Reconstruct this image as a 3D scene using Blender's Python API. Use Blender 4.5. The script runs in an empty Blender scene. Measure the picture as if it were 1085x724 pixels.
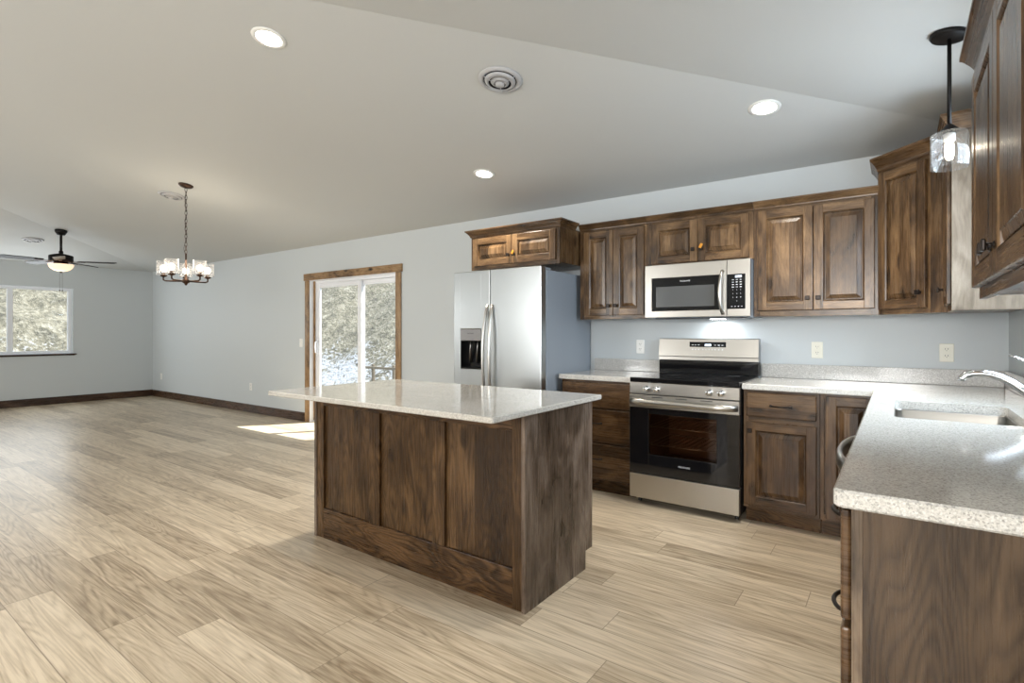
import bpy, bmesh, math, random
from mathutils import Matrix, Vector
random.seed(7)
PI = math.pi
SC = bpy.context.scene
COL = SC.collection

# ------------------------------------------------------------------ camera
cam = bpy.data.cameras.new('camera')
cam.sensor_width = 36.0
cam.lens = 564.17 / 1085 * 36
cam.shift_y = (352.38 - 362.0) / 1085
cam.clip_start = 0.02
camo = bpy.data.objects.new('camera', cam)
COL.objects.link(camo)
camo.location = (-0.54, -4.342, 1.247)
camo.rotation_euler = (PI / 2, 0, 0.627)
SC.camera = camo

# ------------------------------------------------------------------ view and light
SC.view_settings.view_transform = 'Standard'
SC.view_settings.look = 'None'
SC.view_settings.exposure = 0.28
SC.view_settings.gamma = 1.0
SC.view_settings.use_curve_mapping = False
SC.cycles.use_denoising = True
SC.cycles.max_bounces = 10
SC.cycles.diffuse_bounces = 6
SC.cycles.transparent_max_bounces = 16
SC.cycles.sample_clamp_indirect = 6.0
SC.cycles.caustics_reflective = False
SC.cycles.caustics_refractive = False

SKY_STRENGTH = 1.8
SUN_STRENGTH = 13.0
WIN_REAR = 55.0        # W per rear window of daylight
WIN_SINK = 30.0
CAN_W = 85.0            # recessed lamps
BULB_W = 1.6
HOOD_W = 1.5

w = bpy.data.worlds.new('world')
SC.world = w
w.use_nodes = True
wn = w.node_tree.nodes
wn['Background'].inputs[0].default_value = (0.78, 0.88, 1.0, 1)
wn['Background'].inputs[1].default_value = SKY_STRENGTH

sun = bpy.data.lights.new('sun', 'SUN')
sun.energy = SUN_STRENGTH
sun.angle = 0.009
sun.color = (1.0, 0.95, 0.86)
suno = bpy.data.objects.new('sun', sun)
COL.objects.link(suno)
suno.rotation_euler = Vector((-0.63, -0.94, -1.95)).to_track_quat('-Z', 'Y').to_euler()
suno.location = (3, 8, 12)


def area(name, loc, direction, sx, sy, watts, color):
    l = bpy.data.lights.new(name, 'AREA')
    l.shape = 'RECTANGLE'
    l.size, l.size_y = sx, sy
    l.energy = watts
    l.color = color
    o = bpy.data.objects.new(name, l)
    COL.objects.link(o)
    o.location = loc
    o.rotation_euler = Vector(direction).to_track_quat('-Z', 'Y').to_euler()
    return o


DAY = (1.0, 0.985, 0.96)
area('daylight_left', (-12.38, -2.1, 1.45), (1, 0, 0.2), 1.5, 1.0, 18.0, (0.9, 0.96, 1.0))
for x, k, up in ((-11.3, 1.1, 0.45), (-6.0, 1.6, 0.40), (-0.95, 2.8, 0.10)):
    area('daylight_rear', (x, -7.72, 1.55), (0, 1, up), 1.5, 1.15, WIN_REAR * k, DAY)
area('daylight_sink', (0.05, -1.45, 1.62), (-1, 0.05, -0.3), 0.8, 0.85, WIN_SINK, (0.74, 0.87, 1.0))


# ------------------------------------------------------------------ materials
def mat(name):
    m = bpy.data.materials.new(name)
    m.use_nodes = True
    nt = m.node_tree
    return m, nt, nt.nodes['Principled BSDF']


def plain(name, col, rough=0.5, metal=0.0, bump=0.0, bscale=200.0, spec=0.5):
    m, nt, b = mat(name)
    b.inputs['Base Color'].default_value = (*col, 1)
    b.inputs['Roughness'].default_value = rough
    b.inputs['Metallic'].default_value = metal
    b.inputs['Specular IOR Level'].default_value = spec
    n = nt.nodes.new('ShaderNodeTexNoise')
    n.inputs['Scale'].default_value = bscale
    tc = nt.nodes.new('ShaderNodeTexCoord')
    nt.links.new(tc.outputs['Object'], n.inputs['Vector'])
    if bump:
        bp = nt.nodes.new('ShaderNodeBump')
        bp.inputs['Strength'].default_value = bump
        bp.inputs['Distance'].default_value = 0.002
        nt.links.new(n.outputs['Fac'], bp.inputs['Height'])
        nt.links.new(bp.outputs['Normal'], b.inputs['Normal'])
    else:
        r = nt.nodes.new('ShaderNodeMapRange')
        r.inputs['To Min'].default_value = max(0.02, rough - 0.03)
        r.inputs['To Max'].default_value = min(1, rough + 0.03)
        nt.links.new(n.outputs['Fac'], r.inputs['Value'])
        nt.links.new(r.outputs['Result'], b.inputs['Roughness'])
    return m


class NT:
    """small helper for node graphs"""
    def __init__(self, nt): self.nt = nt
    def n(self, t, **kw):
        x = self.nt.nodes.new(t)
        for k, v in kw.items(): setattr(x, k, v)
        return x
    def l(self, a, b): self.nt.links.new(a, b)
    def math(self, op, a, b=None, c=None):
        x = self.n('ShaderNodeMath', operation=op)
        for i, v in enumerate((a, b, c)):
            if v is None: continue
            if isinstance(v, (int, float)): x.inputs[i].default_value = v
            else: self.l(v, x.inputs[i])
        return x.outputs[0]
    def ramp(self, fac, stops):
        x = self.n('ShaderNodeValToRGB')
        e = x.color_ramp.elements
        while len(e) < len(stops): e.new(0.5)
        for i, (p, c) in enumerate(stops):
            e[i].position = p
            e[i].color = (*c, 1)
        self.l(fac, x.inputs[0])
        return x.outputs[0]
    def mix(self, fac, a, b, mode='MIX'):
        x = self.n('ShaderNodeMix', data_type='RGBA', blend_type=mode)
        for s, v in ((x.inputs[0], fac), (x.inputs[6], a), (x.inputs[7], b)):
            if isinstance(v, (int, float)): s.default_value = v
            elif isinstance(v, tuple): s.default_value = (*v, 1)
            else: self.l(v, s)
        return x.outputs[2]
    def noise(self, vec, scale, detail=3.0, rough=0.5, dist=0.0, dim='3D'):
        x = self.n('ShaderNodeTexNoise')
        x.noise_dimensions = dim
        x.inputs['Scale'].default_value = scale
        x.inputs['Detail'].default_value = detail
        x.inputs['Roughness'].default_value = rough
        x.inputs['Distortion'].default_value = dist
        self.l(vec, x.inputs['Vector'])
        return x.outputs['Fac']


def wood(name, horizontal=False, dark=(0.016, 0.008, 0.0035), mid=(0.080, 0.043, 0.0185), light=(0.25, 0.150, 0.073),
         rough=0.27, board=0.085, bright=1.0, figure=0.5, spec=0.4):
    """stained knotty alder; grain runs along Z (or along the level direction)"""
    m, nt, b = mat(name)
    g = NT(nt)
    tc = g.n('ShaderNodeTexCoord')
    sep = g.n('ShaderNodeSeparateXYZ'); g.l(tc.outputs['Object'], sep.inputs[0])
    at = g.n('ShaderNodeAttribute'); at.attribute_name = 'tone'
    tone = at.outputs['Fac']
    xy = g.math('SUBTRACT', sep.outputs['X'], g.math('MULTIPLY', sep.outputs['Y'], 0.85))
    xd = g.math('ADD', sep.outputs['X'], sep.outputs['Y'])
    if horizontal: along, across = xy, sep.outputs['Z']
    else: along, across = sep.outputs['Z'], xy
    # glued-up boards
    bi = g.math('FLOOR', g.math('ADD', g.math('DIVIDE', across, board), g.math('MULTIPLY', tone, 7.3)))
    wn_ = g.n('ShaderNodeTexWhiteNoise', noise_dimensions='2D')
    cv = g.n('ShaderNodeCombineXYZ'); g.l(bi, cv.inputs[0]); g.l(tone, cv.inputs[1])
    g.l(cv.outputs[0], wn_.inputs['Vector'])
    brd = wn_.outputs['Value']
    off = g.math('ADD', g.math('MULTIPLY', brd, 9.0), g.math('MULTIPLY', tone, 23.0))
    def coords(sa, sb):
        c = g.n('ShaderNodeCombineXYZ')
        g.l(g.math('ADD', g.math('MULTIPLY', along, sa), off), c.inputs[0])
        g.l(g.math('MULTIPLY', across, sb), c.inputs[1])
        g.l(g.math('ADD', g.math('MULTIPLY', xd, 1.5), off), c.inputs[2])
        return c.outputs[0]
    fine = g.noise(coords(4.0, 150.0), 1.0, 4.0, 0.65, 0.6)
    grain = g.noise(coords(1.6, 26.0), 1.0, 4.0, 0.6, 1.6)
    blotch = g.noise(coords(2.6, 6.5), 1.0, 3.5, 0.6, 1.0)
    # cathedral figure
    fig = g.noise(coords(1.1, 6.5), 1.0, 1.5, 0.5, 0.3)
    rings = g.math('ABSOLUTE', g.math('SINE', g.math('MULTIPLY', fig, 70.0)))
    # knots
    vo = g.n('ShaderNodeTexVoronoi'); vo.inputs['Scale'].default_value = 1.0
    vo.inputs['Randomness'].default_value = 1.0
    g.l(coords(3.6, 7.0), vo.inputs['Vector'])
    ks = g.n('ShaderNodeSeparateColor'); g.l(vo.outputs['Color'], ks.inputs[0])
    kn = g.math('SUBTRACT', 1.0, g.math('MINIMUM', g.math('MULTIPLY', vo.outputs['Distance'], 4.2), 1.0))
    kn = g.math('MULTIPLY', kn, g.math('GREATER_THAN', ks.outputs[0], 0.45))
    v = g.math('ADD', g.math('MULTIPLY', grain, 0.28), g.math('MULTIPLY', fine, 0.10))
    v = g.math('ADD', v, g.math('MULTIPLY', blotch, 0.98))
    v = g.math('ADD', v, g.math('MULTIPLY', g.math('SUBTRACT', brd, 0.5), 0.22))
    v = g.math('ADD', v, g.math('MULTIPLY', g.math('SUBTRACT', rings, 0.6), 0.14 * figure))
    v = g.math('SUBTRACT', g.math('SUBTRACT', v, 0.04), g.math('MULTIPLY', kn, 0.62))
    col = g.ramp(v, [(0.36, dark), (0.61, mid), (0.90, light)])
    if bright != 1.0:
        col = g.mix(1.0, col, (bright, bright, bright), 'MULTIPLY')
    g.l(col, b.inputs['Base Color'])
    rr = g.math('ADD', g.math('MULTIPLY', fine, 0.14), rough - 0.06)
    g.l(rr, b.inputs['Roughness'])
    b.inputs['Specular IOR Level'].default_value = spec
    bp = g.n('ShaderNodeBump'); bp.inputs['Strength'].default_value = 0.12; bp.inputs['Distance'].default_value = 0.001
    g.l(fine, bp.inputs['Height']); g.l(bp.outputs['Normal'], b.inputs['Normal'])
    return m


def floor_mat():
    m, nt, b = mat('oak_planks')
    g = NT(nt)
    geo = g.n('ShaderNodeNewGeometry')
    sep = g.n('ShaderNodeSeparateXYZ'); g.l(geo.outputs['Position'], sep.inputs[0])
    X, Y = sep.outputs['X'], sep.outputs['Y']
    PW, PL = 0.178, 1.22
    ry = g.math('DIVIDE', Y, PW)
    row = g.math('FLOOR', ry)
    w1 = g.n('ShaderNodeTexWhiteNoise', noise_dimensions='1D'); g.l(row, w1.inputs['W'])
    cx = g.math('ADD', g.math('DIVIDE', X, PL), g.math('MULTIPLY', w1.outputs['Value'], 3.7))
    coln = g.math('FLOOR', cx)
    idv = g.n('ShaderNodeCombineXYZ'); g.l(row, idv.inputs[0]); g.l(coln, idv.inputs[1])
    w2 = g.n('ShaderNodeTexWhiteNoise', noise_dimensions='2D'); g.l(idv.outputs[0], w2.inputs['Vector'])
    pid = w2.outputs['Value']
    off = g.math('MULTIPLY', pid, 37.0)
    fy = g.math('FRACT', ry)
    def coords(sx, sy):
        c = g.n('ShaderNodeCombineXYZ')
        g.l(g.math('ADD', g.math('MULTIPLY', X, sx), off), c.inputs[0])
        g.l(g.math('ADD', g.math('MULTIPLY', fy, sy), off), c.inputs[1])
        g.l(off, c.inputs[2])
        return c.outputs[0]
    fine = g.noise(coords(5.0, 26.0), 1.0, 5.0, 0.65, 0.4)
    grain = g.noise(coords(1.3, 4.2), 1.0, 4.0, 0.6, 1.4)
    fig = g.noise(coords(0.85, 1.5), 1.0, 1.0, 0.5, 0.5)
    rings = g.math('ABSOLUTE', g.math('SINE', g.math('MULTIPLY', fig, 46.0)))
    v = g.math('ADD', g.math('MULTIPLY', grain, 0.46), g.math('MULTIPLY', fine, 0.30))
    v = g.math('ADD', v, g.math('MULTIPLY', g.math('SUBTRACT', pid, 0.5), 0.15))
    v = g.math('ADD', v, g.math('MULTIPLY', g.math('SUBTRACT', rings, 0.5), 0.08))
    col = g.ramp(v, [(0.22, (0.25, 0.185, 0.12)), (0.37, (0.49, 0.395, 0.28)), (0.52, (0.70, 0.59, 0.445))])
    # joints
    dy = g.math('MINIMUM', fy, g.math('SUBTRACT', 1.0, fy))
    fx = g.math('FRACT', cx)
    dx = g.math('MULTIPLY', g.math('MINIMUM', fx, g.math('SUBTRACT', 1.0, fx)), PL / PW)
    d = g.math('MINIMUM', dx, dy)
    j = g.math('MINIMUM', g.math('MULTIPLY', d, 70.0), 1.0)
    col = g.mix(j, (0.20, 0.145, 0.095), col)
    g.l(col, b.inputs['Base Color'])
    g.l(g.math('ADD', g.math('MULTIPLY', fine, 0.16), 0.27), b.inputs['Roughness'])
    b.inputs['Specular IOR Level'].default_value = 0.45
    bp = g.n('ShaderNodeBump'); bp.inputs['Strength'].default_value = 0.18; bp.inputs['Distance'].default_value = 0.0015
    g.l(g.math('ADD', j, g.math('MULTIPLY', fine, 0.25)), bp.inputs['Height'])
    g.l(bp.outputs['Normal'], b.inputs['Normal'])
    return m


def quartz(name, base=(0.61, 0.59, 0.55), rough=0.1):
    m, nt, b = mat(name)
    g = NT(nt)
    tc = g.n('ShaderNodeTexCoord'); V = tc.outputs['Object']
    a = g.noise(V, 190.0, 3.0, 0.7)
    c = g.noise(V, 330.0, 2.0, 0.6)
    d = g.noise(V, 6.0, 3.0, 0.5)
    col = g.ramp(a, [(0.33, tuple(k * 0.66 for k in base)), (0.46, tuple(k * 0.95 for k in base)), (0.62, tuple(min(1, k * 1.15) for k in base))])
    vo = g.n('ShaderNodeTexVoronoi'); vo.inputs['Scale'].default_value = 290.0; g.l(V, vo.inputs['Vector'])
    rnd = g.n('ShaderNodeSeparateColor'); g.l(vo.outputs['Color'], rnd.inputs[0])
    dk = g.math('GREATER_THAN', rnd.outputs[0], 0.86)
    lt = g.math('GREATER_THAN', rnd.outputs[1], 0.86)
    col = g.mix(g.math('MULTIPLY', dk, 0.5), col, (0.17, 0.16, 0.145))
    col = g.mix(g.math('MULTIPLY', lt, 0.6), col, (0.80, 0.79, 0.76))
    col = g.mix(0.12, col, g.ramp(d, [(0.3, (0.4, 0.37, 0.33)), (0.7, (0.7, 0.69, 0.66))]))
    g.l(col, b.inputs['Base Color'])
    b.inputs['Roughness'].default_value = rough
    b.inputs['Specular IOR Level'].default_value = 0.55
    return m


def steel(name, col=(0.46, 0.44, 0.405), rough=0.30, vertical=False):
    m, nt, b = mat(name)
    g = NT(nt)
    tc = g.n('ShaderNodeTexCoord')
    mp = g.n('ShaderNodeMapping')
    mp.inputs['Scale'].default_value = (260, 260, 1) if vertical else (2, 2, 600)
    g.l(tc.outputs['Object'], mp.inputs[0])
    n = g.noise(mp.outputs[0], 1.0, 3.0, 0.6)
    b.inputs['Base Color'].default_value = (*col, 1)
    b.inputs['Metallic'].default_value = 1.0
    g.l(g.math('ADD', g.math('MULTIPLY', n, 0.08), rough - 0.04), b.inputs['Roughness'])
    bp = g.n('ShaderNodeBump'); bp.inputs['Strength'].default_value = 0.004; bp.inputs['Distance'].default_value = 0.0003
    g.l(n, bp.inputs['Height']); g.l(bp.outputs['Normal'], b.inputs['Normal'])
    return m


def glass(name, tint=(1, 1, 1), gloss=0.08, rough=0.02, milk=0.0, seeds=False):
    m = bpy.data.materials.new(name); m.use_nodes = True
    nt = m.node_tree; g = NT(nt)
    nt.nodes.remove(nt.nodes['Principled BSDF'])
    out = nt.nodes['Material Output']
    tr = g.n('ShaderNodeBsdfTransparent'); tr.inputs[0].default_value = (*tint, 1)
    gl = g.n('ShaderNodeBsdfGlossy'); gl.inputs['Roughness'].default_value = rough
    fr = g.n('ShaderNodeLayerWeight'); fr.inputs[0].default_value = 0.5
    mx = g.n('ShaderNodeMixShader')
    fac = g.math('ADD', g.math('MULTIPLY', g.math('POWER', fr.outputs['Facing'], 4.0), 0.6), gloss)
    if seeds:
        tc = g.n('ShaderNodeTexCoord')
        vo = g.n('ShaderNodeTexVoronoi'); vo.inputs['Scale'].default_value = 75.0
        g.l(tc.outputs['Object'], vo.inputs['Vector'])
        s = g.math('LESS_THAN', vo.outputs['Distance'], 0.26)
        sp = g.n('ShaderNodeSeparateColor'); g.l(vo.outputs['Color'], sp.inputs[0])
        s = g.math('MULTIPLY', s, g.math('GREATER_THAN', sp.outputs[0], 0.45))
        fac = g.math('ADD', fac, g.math('MULTIPLY', s, 0.35))
    fac = g.math('MINIMUM', fac, 0.9)
    g.l(fac, mx.inputs[0]); g.l(tr.outputs[0], mx.inputs[1]); g.l(gl.outputs[0], mx.inputs[2])
    last = mx
    if milk:
        df = g.n('ShaderNodeBsdfTranslucent'); df.inputs[0].default_value = (0.95, 0.95, 0.95, 1)
        d2 = g.n('ShaderNodeBsdfDiffuse'); d2.inputs[0].default_value = (0.9, 0.9, 0.9, 1)
        a = g.n('ShaderNodeMixShader'); a.inputs[0].default_value = 0.5
        g.l(df.outputs[0], a.inputs[1]); g.l(d2.outputs[0], a.inputs[2])
        m2 = g.n('ShaderNodeMixShader'); m2.inputs[0].default_value = milk
        g.l(mx.outputs[0], m2.inputs[1]); g.l(a.outputs[0], m2.inputs[2])
        last = m2
    g.l(last.outputs[0], out.inputs[0])
    return m


def emit(name, col, strength):
    m, nt, b = mat(name)
    b.inputs['Base Color'].default_value = (*col, 1)
    b.inputs['Emission Color'].default_value = (*col, 1)
    b.inputs['Emission Strength'].default_value = strength
    return m


def hill_mat():
    m, nt, b = mat('hillside_scree')
    g = NT(nt)
    geo = g.n('ShaderNodeNewGeometry'); P = geo.outputs['Position']
    sep = g.n('ShaderNodeSeparateXYZ'); g.l(P, sep.inputs[0])
    a = g.noise(P, 3.0, 6.0, 0.72, 0.4)
    c = g.noise(P, 0.9, 4.0, 0.6)
    d = g.noise(P, 11.0, 4.0, 0.7)
    grass = g.ramp(a, [(0.34, (0.026, 0.025, 0.019)), (0.46, (0.098, 0.09, 0.066)), (0.56, (0.18, 0.165, 0.125)), (0.70, (0.34, 0.33, 0.30))])
    rock = g.ramp(d, [(0.36, (0.035, 0.035, 0.035)), (0.5, (0.125, 0.118, 0.095)), (0.66, (0.32, 0.31, 0.275))])
    col = g.mix(0.45, grass, rock)
    low = g.math('SUBTRACT', 1.0, g.math('MINIMUM', g.math('MAXIMUM', g.math('DIVIDE', g.math('ADD', sep.outputs['Z'], -0.3), 1.7), 0.0), 1.0))
    s = g.math('ADD', g.math('ADD', g.math('MULTIPLY', c, 0.5), g.math('MULTIPLY', d, 0.6)), g.math('MULTIPLY', low, 0.30))
    sn = g.math('MINIMUM', g.math('MAXIMUM', g.math('MULTIPLY', g.math('SUBTRACT', s, 0.80), 12.0), 0.0), 1.0)
    col = g.mix(sn, col, (0.31, 0.33, 0.375))
    g.l(col, b.inputs['Base Color'])
    b.inputs['Roughness'].default_value = 0.9
    bp = g.n('ShaderNodeBump'); bp.inputs['Strength'].default_value = 0.9; bp.inputs['Distance'].default_value = 0.12
    g.l(d, bp.inputs['Height']); g.l(bp.outputs['Normal'], b.inputs['Normal'])
    return m


WALL = plain('wall_paint', (0.545, 0.58, 0.595), 0.55, bump=0.08, bscale=260)
CEIL = plain('ceiling_paint', (0.545, 0.555, 0.545), 0.7, bump=0.1, bscale=200)
FLOOR = floor_mat()
WV = wood('alder_vertical')
WH = wood('alder_level', True)
BV = wood('base_alder_vertical', mid=(0.063, 0.032, 0.0135), light=(0.185, 0.105, 0.049))
BH = wood('base_alder_level', True, mid=(0.063, 0.032, 0.0135), light=(0.185, 0.105, 0.049))
IV = wood('island_alder_vertical', mid=(0.042, 0.0215, 0.0085), light=(0.125, 0.070, 0.031), board=0.30, figure=1.3, spec=0.25)
IH = wood('island_alder_level', True, mid=(0.040, 0.0195, 0.0075), light=(0.115, 0.062, 0.027), board=0.5, figure=2.2, spec=0.25)
IE = wood('island_end_alder_lit', mid=(0.078, 0.053, 0.036), light=(0.20, 0.15, 0.115), board=0.14, figure=0.5)  # paler, greyer than the island fronts: cool window light put into the colour
TRIMW = wood('door_casing_alder', mid=(0.26, 0.155, 0.072), light=(0.42, 0.28, 0.145), board=0.5)
TRIMH = wood('door_casing_alder_level', True, mid=(0.26, 0.155, 0.072), light=(0.42, 0.28, 0.145), board=0.5)
BASEB = wood('baseboard_alder', True, mid=(0.040, 0.019, 0.010), light=(0.09, 0.048, 0.026), board=0.5)
QZ = quartz('quartz_worktop')
QZI = quartz('quartz_island', (0.50, 0.475, 0.43), 0.07)
STEEL = steel('brushed_steel')
STEELV = steel('brushed_steel_vertical', (0.45, 0.47, 0.475), 0.30, True)
STEELD = steel('dark_steel', (0.22, 0.21, 0.205), 0.32)
STEELSK = steel('sink_steel', (0.30, 0.285, 0.26), 0.34)
CHROME = plain('chrome', (0.82, 0.84, 0.86), 0.06, 1.0)
FRSIDE = plain('grey_enamel', (0.27, 0.305, 0.35), 0.35)
BLACK = plain('black_plastic', (0.012, 0.012, 0.013), 0.35)
BLKGL = plain('black_glass', (0.006, 0.006, 0.007), 0.05, spec=0.6)
BRONZE = plain('oil_bronze', (0.020, 0.014, 0.011), 0.35, 0.6)
BRONZE2 = plain('warm_bronze', (0.055, 0.028, 0.017), 0.35, 0.7)
FANBLK = plain('fan_black', (0.006, 0.005, 0.005), 0.45, spec=0.2)
WHITE = plain('white_plastic', (0.80, 0.80, 0.77), 0.35)
VENTM = plain('vent_enamel', (0.43, 0.43, 0.44), 0.4)
ALMOND = plain('almond_plastic', (0.72, 0.70, 0.60), 0.35)
VINYL = plain('white_vinyl', (0.80, 0.82, 0.86), 0.35)
GREYSCR = plain('microwave_screen', (0.085, 0.088, 0.09), 0.16)
OVENIN = plain('oven_brown_reflection', (0.16, 0.095, 0.06), 0.35)  # oven lining lightened to a brown that imitates the floor reflected in the window
AMBER = plain('amber_bumper', (0.65, 0.28, 0.03), 0.3)
LEGEND = plain('legend_print', (0.62, 0.64, 0.66), 0.5)
LCD = emit('lcd', (0.75, 0.85, 1.0), 1.2)
PANE = glass('window_pane', (0.97, 0.99, 0.985), 0.02)
OVGLASS = glass('oven_glass', (0.72, 0.62, 0.54), 0.03)
SEED = glass('seeded_glass', (0.97, 0.97, 0.97), 0.04, milk=0.015, seeds=True)
CLEARSH = glass('clear_shade', (0.97, 0.97, 0.98), 0.03, milk=0.10)
BOWL = emit('alabaster_bowl', (0.95, 0.72, 0.50), 0.75)
LENS = emit('lamp_lens', (1.0, 0.96, 0.90), 14.0)
BULB = emit('lit_bulb', (1.0, 0.90, 0.72), 7.0)
HILL = hill_mat()
POSTW = plain('weathered_timber', (0.15, 0.125, 0.095), 0.8)
SHAFT = plain('void_black', (0.01, 0.01, 0.01), 0.9)


# ------------------------------------------------------------------ mesh helpers
class MB:
    """collects shapes of one part; build() links them as one mesh"""
    def __init__(self):
        self.bm = bmesh.new()
        self.tl = self.bm.verts.layers.float.new('tone')
        self.xf = Matrix.Identity(4)
        self.tone = random.random()
        self.mi = 0
        self.smooth = False

    def _v(self, p):
        v = self.bm.verts.new(self.xf @ Vector(p))
        v[self.tl] = self.tone
        return v

    def _f(self, vs):
        try:
            f = self.bm.faces.new(vs)
        except ValueError:
            return None
        f.material_index = self.mi
        f.smooth = self.smooth
        return f

    def box(self, x0, x1, y0, y1, z0, z1, bev=0.0, mi=None, tone=None):
        if mi is not None: self.mi = mi
        self.tone = random.random() if tone is None else tone
        x0, x1 = min(x0, x1), max(x0, x1); y0, y1 = min(y0, y1), max(y0, y1); z0, z1 = min(z0, z1), max(z0, z1)
        if bev <= 0:
            p = [self._v(q) for q in ((x0, y0, z0), (x1, y0, z0), (x1, y1, z0), (x0, y1, z0), (x0, y0, z1), (x1, y0, z1), (x1, y1, z1), (x0, y1, z1))]
            for f in ((0, 3, 2, 1), (4, 5, 6, 7), (0, 1, 5, 4), (1, 2, 6, 5), (2, 3, 7, 6), (3, 0, 4, 7)):
                self._f([p[i] for i in f])
        else:
            t = bmesh.new()
            bmesh.ops.create_cube(t, size=1.0)
            for v in t.verts:
                v.co = Vector(((x0 + x1) / 2 + v.co.x * (x1 - x0), (y0 + y1) / 2 + v.co.y * (y1 - y0), (z0 + z1) / 2 + v.co.z * (z1 - z0)))
            b = min(bev, 0.45 * min(x1 - x0, y1 - y0, z1 - z0))
            bmesh.ops.bevel(t, geom=list(t.edges), offset=b, segments=2, affect='EDGES', profile=0.5)
            t.verts.index_update()
            vs = [self._v(v.co) for v in t.verts]
            for f in t.faces: self._f([vs[v.index] for v in f.verts])
            t.free()
        return self

    def prism(self, poly, z0, z1, bev=0.0):
        """poly: list of (x, y); extruded in z, optional chamfered rims"""
        self.tone = random.random()
        n = len(poly)
        rings = []
        if bev:
            c = Vector((sum(p[0] for p in poly) / n, sum(p[1] for p in poly) / n))
            ins = inset_poly(poly, bev)
            spec = [(ins, z0), (poly, z0 + bev), (poly, z1 - bev), (ins, z1)]
        else:
            spec = [(poly, z0), (poly, z1)]
        for pl, z in spec: rings.append([self._v((p[0], p[1], z)) for p in pl])
        for a, b in zip(rings, rings[1:]):
            for i in range(n): self._f([a[i], a[(i + 1) % n], b[(i + 1) % n], b[i]])
        self._f(list(reversed(rings[0]))); self._f(rings[-1])
        return self

    def lathe(self, prof, c, seg=24, axis='Z', cap=True):
        """prof: list of (radius, height)"""
        self.tone = random.random()
        sm = self.smooth; self.smooth = True
        rings = []
        for r, h in prof:
            ring = []
            for i in range(seg):
                a = 2 * PI * i / seg
                p = {'Z': (r * math.cos(a), r * math.sin(a), h), 'Y': (r * math.cos(a), h, -r * math.sin(a)), 'X': (h, r * math.cos(a), r * math.sin(a))}[axis]
                ring.append(self._v((c[0] + p[0], c[1] + p[1], c[2] + p[2])))
            rings.append(ring)
        for a, b in zip(rings, rings[1:]):
            for i in range(seg): self._f([a[i], a[(i + 1) % seg], b[(i + 1) % seg], b[i]])
        self.smooth = False
        if cap:
            self._f(list(reversed(rings[0]))); self._f(rings[-1])
        self.smooth = sm
        return self

    def tube(self, pts, r, seg=10, closed=False, flat=1.0, radii=None):
        """round (or flattened) bar along a path"""
        self.tone = random.random()
        sm = self.smooth; self.smooth = True
        pts = [Vector(p) for p in pts]
        n = len(pts)
        rings = []
        up = None
        for i, p in enumerate(pts):
            if closed: t = (pts[(i + 1) % n] - pts[i - 1]).normalized()
            else: t = (pts[min(i + 1, n - 1)] - pts[max(i - 1, 0)]).normalized()
            if up is None:
                up = Vector((0, 0, 1)) if abs(t.z) < 0.9 else Vector((0, 1, 0))
            a = t.cross(up)
            if a.length < 1e-4: a = t.cross(Vector((1, 0, 0)))
            a.normalize(); b = a.cross(t).normalized(); up = b
            rr = radii[i] if radii else r
            rings.append([self._v(p + a * (rr * math.cos(2 * PI * k / seg)) + b * (rr * flat * math.sin(2 * PI * k / seg))) for k in range(seg)])
        pairs = list(zip(rings, rings[1:]))
        if closed: pairs.append((rings[-1], rings[0]))
        for a, b in pairs:
            for i in range(seg): self._f([a[i], a[(i + 1) % seg], b[(i + 1) % seg], b[i]])
        self.smooth = False
        if not closed:
            self._f(list(reversed(rings[0]))); self._f(rings[-1])
        self.smooth = sm
        return self

    def sweep(self, path, prof, z):
        """prof: closed list of (out, up) swept along level path (x, y), mitred; out is to the right of travel"""
        self.tone = random.random()
        n = len(path)
        P = [Vector(p) for p in path]
        nor = []
        for i in range(n - 1):
            d = (P[i + 1] - P[i]).normalized()
            nor.append(Vector((d.y, -d.x)))
        rings = []
        for i in range(n):
            if i == 0: o = nor[0]
            elif i == n - 1: o = nor[-1]
            else:
                o = nor[i - 1] + nor[i]
                o = o / (o.dot(nor[i]))
            rings.append([self._v((P[i].x + o.x * u, P[i].y + o.y * u, z + v)) for u, v in prof])
        m = len(prof)
        for a, b in zip(rings, rings[1:]):
            self.tone = random.random()
            for i in range(m): self._f([a[i], a[(i + 1) % m], b[(i + 1) % m], b[i]])
        self._f(list(reversed(rings[0]))); self._f(rings[-1])
        return self

    def grid_sphere(self, c, rx, ry, rz, seg=16, rings=10):
        prof = []
        sm = self.smooth; self.smooth = True
        R = []
        for j in range(1, rings):
            t = PI * j / rings
            R.append([self._v((c[0] + rx * math.sin(t) * math.cos(2 * PI * i / seg), c[1] + ry * math.sin(t) * math.sin(2 * PI * i / seg), c[2] - rz * math.cos(t))) for i in range(seg)])
        b0 = self._v((c[0], c[1], c[2] - rz)); t0 = self._v((c[0], c[1], c[2] + rz))
        for a, b in zip(R, R[1:]):
            for i in range(seg): self._f([a[i], a[(i + 1) % seg], b[(i + 1) % seg], b[i]])
        for i in range(seg):
            self._f([b0, R[0][(i + 1) % seg], R[0][i]]); self._f([t0, R[-1][i], R[-1][(i + 1) % seg]])
        self.smooth = sm
        return self

    def build(self, name, mats, parent=None):
        off = world_loc(parent)
        bmesh.ops.translate(self.bm, verts=self.bm.verts, vec=-off)
        bmesh.ops.recalc_face_normals(self.bm, faces=self.bm.faces)
        me = bpy.data.meshes.new(name)
        self.bm.to_mesh(me); self.bm.free()
        if not isinstance(mats, (list, tuple)): mats = [mats]
        for m in mats: me.materials.append(m)
        o = bpy.data.objects.new(name, me)
        COL.objects.link(o)
        if parent is not None: o.parent = parent
        return o


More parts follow.
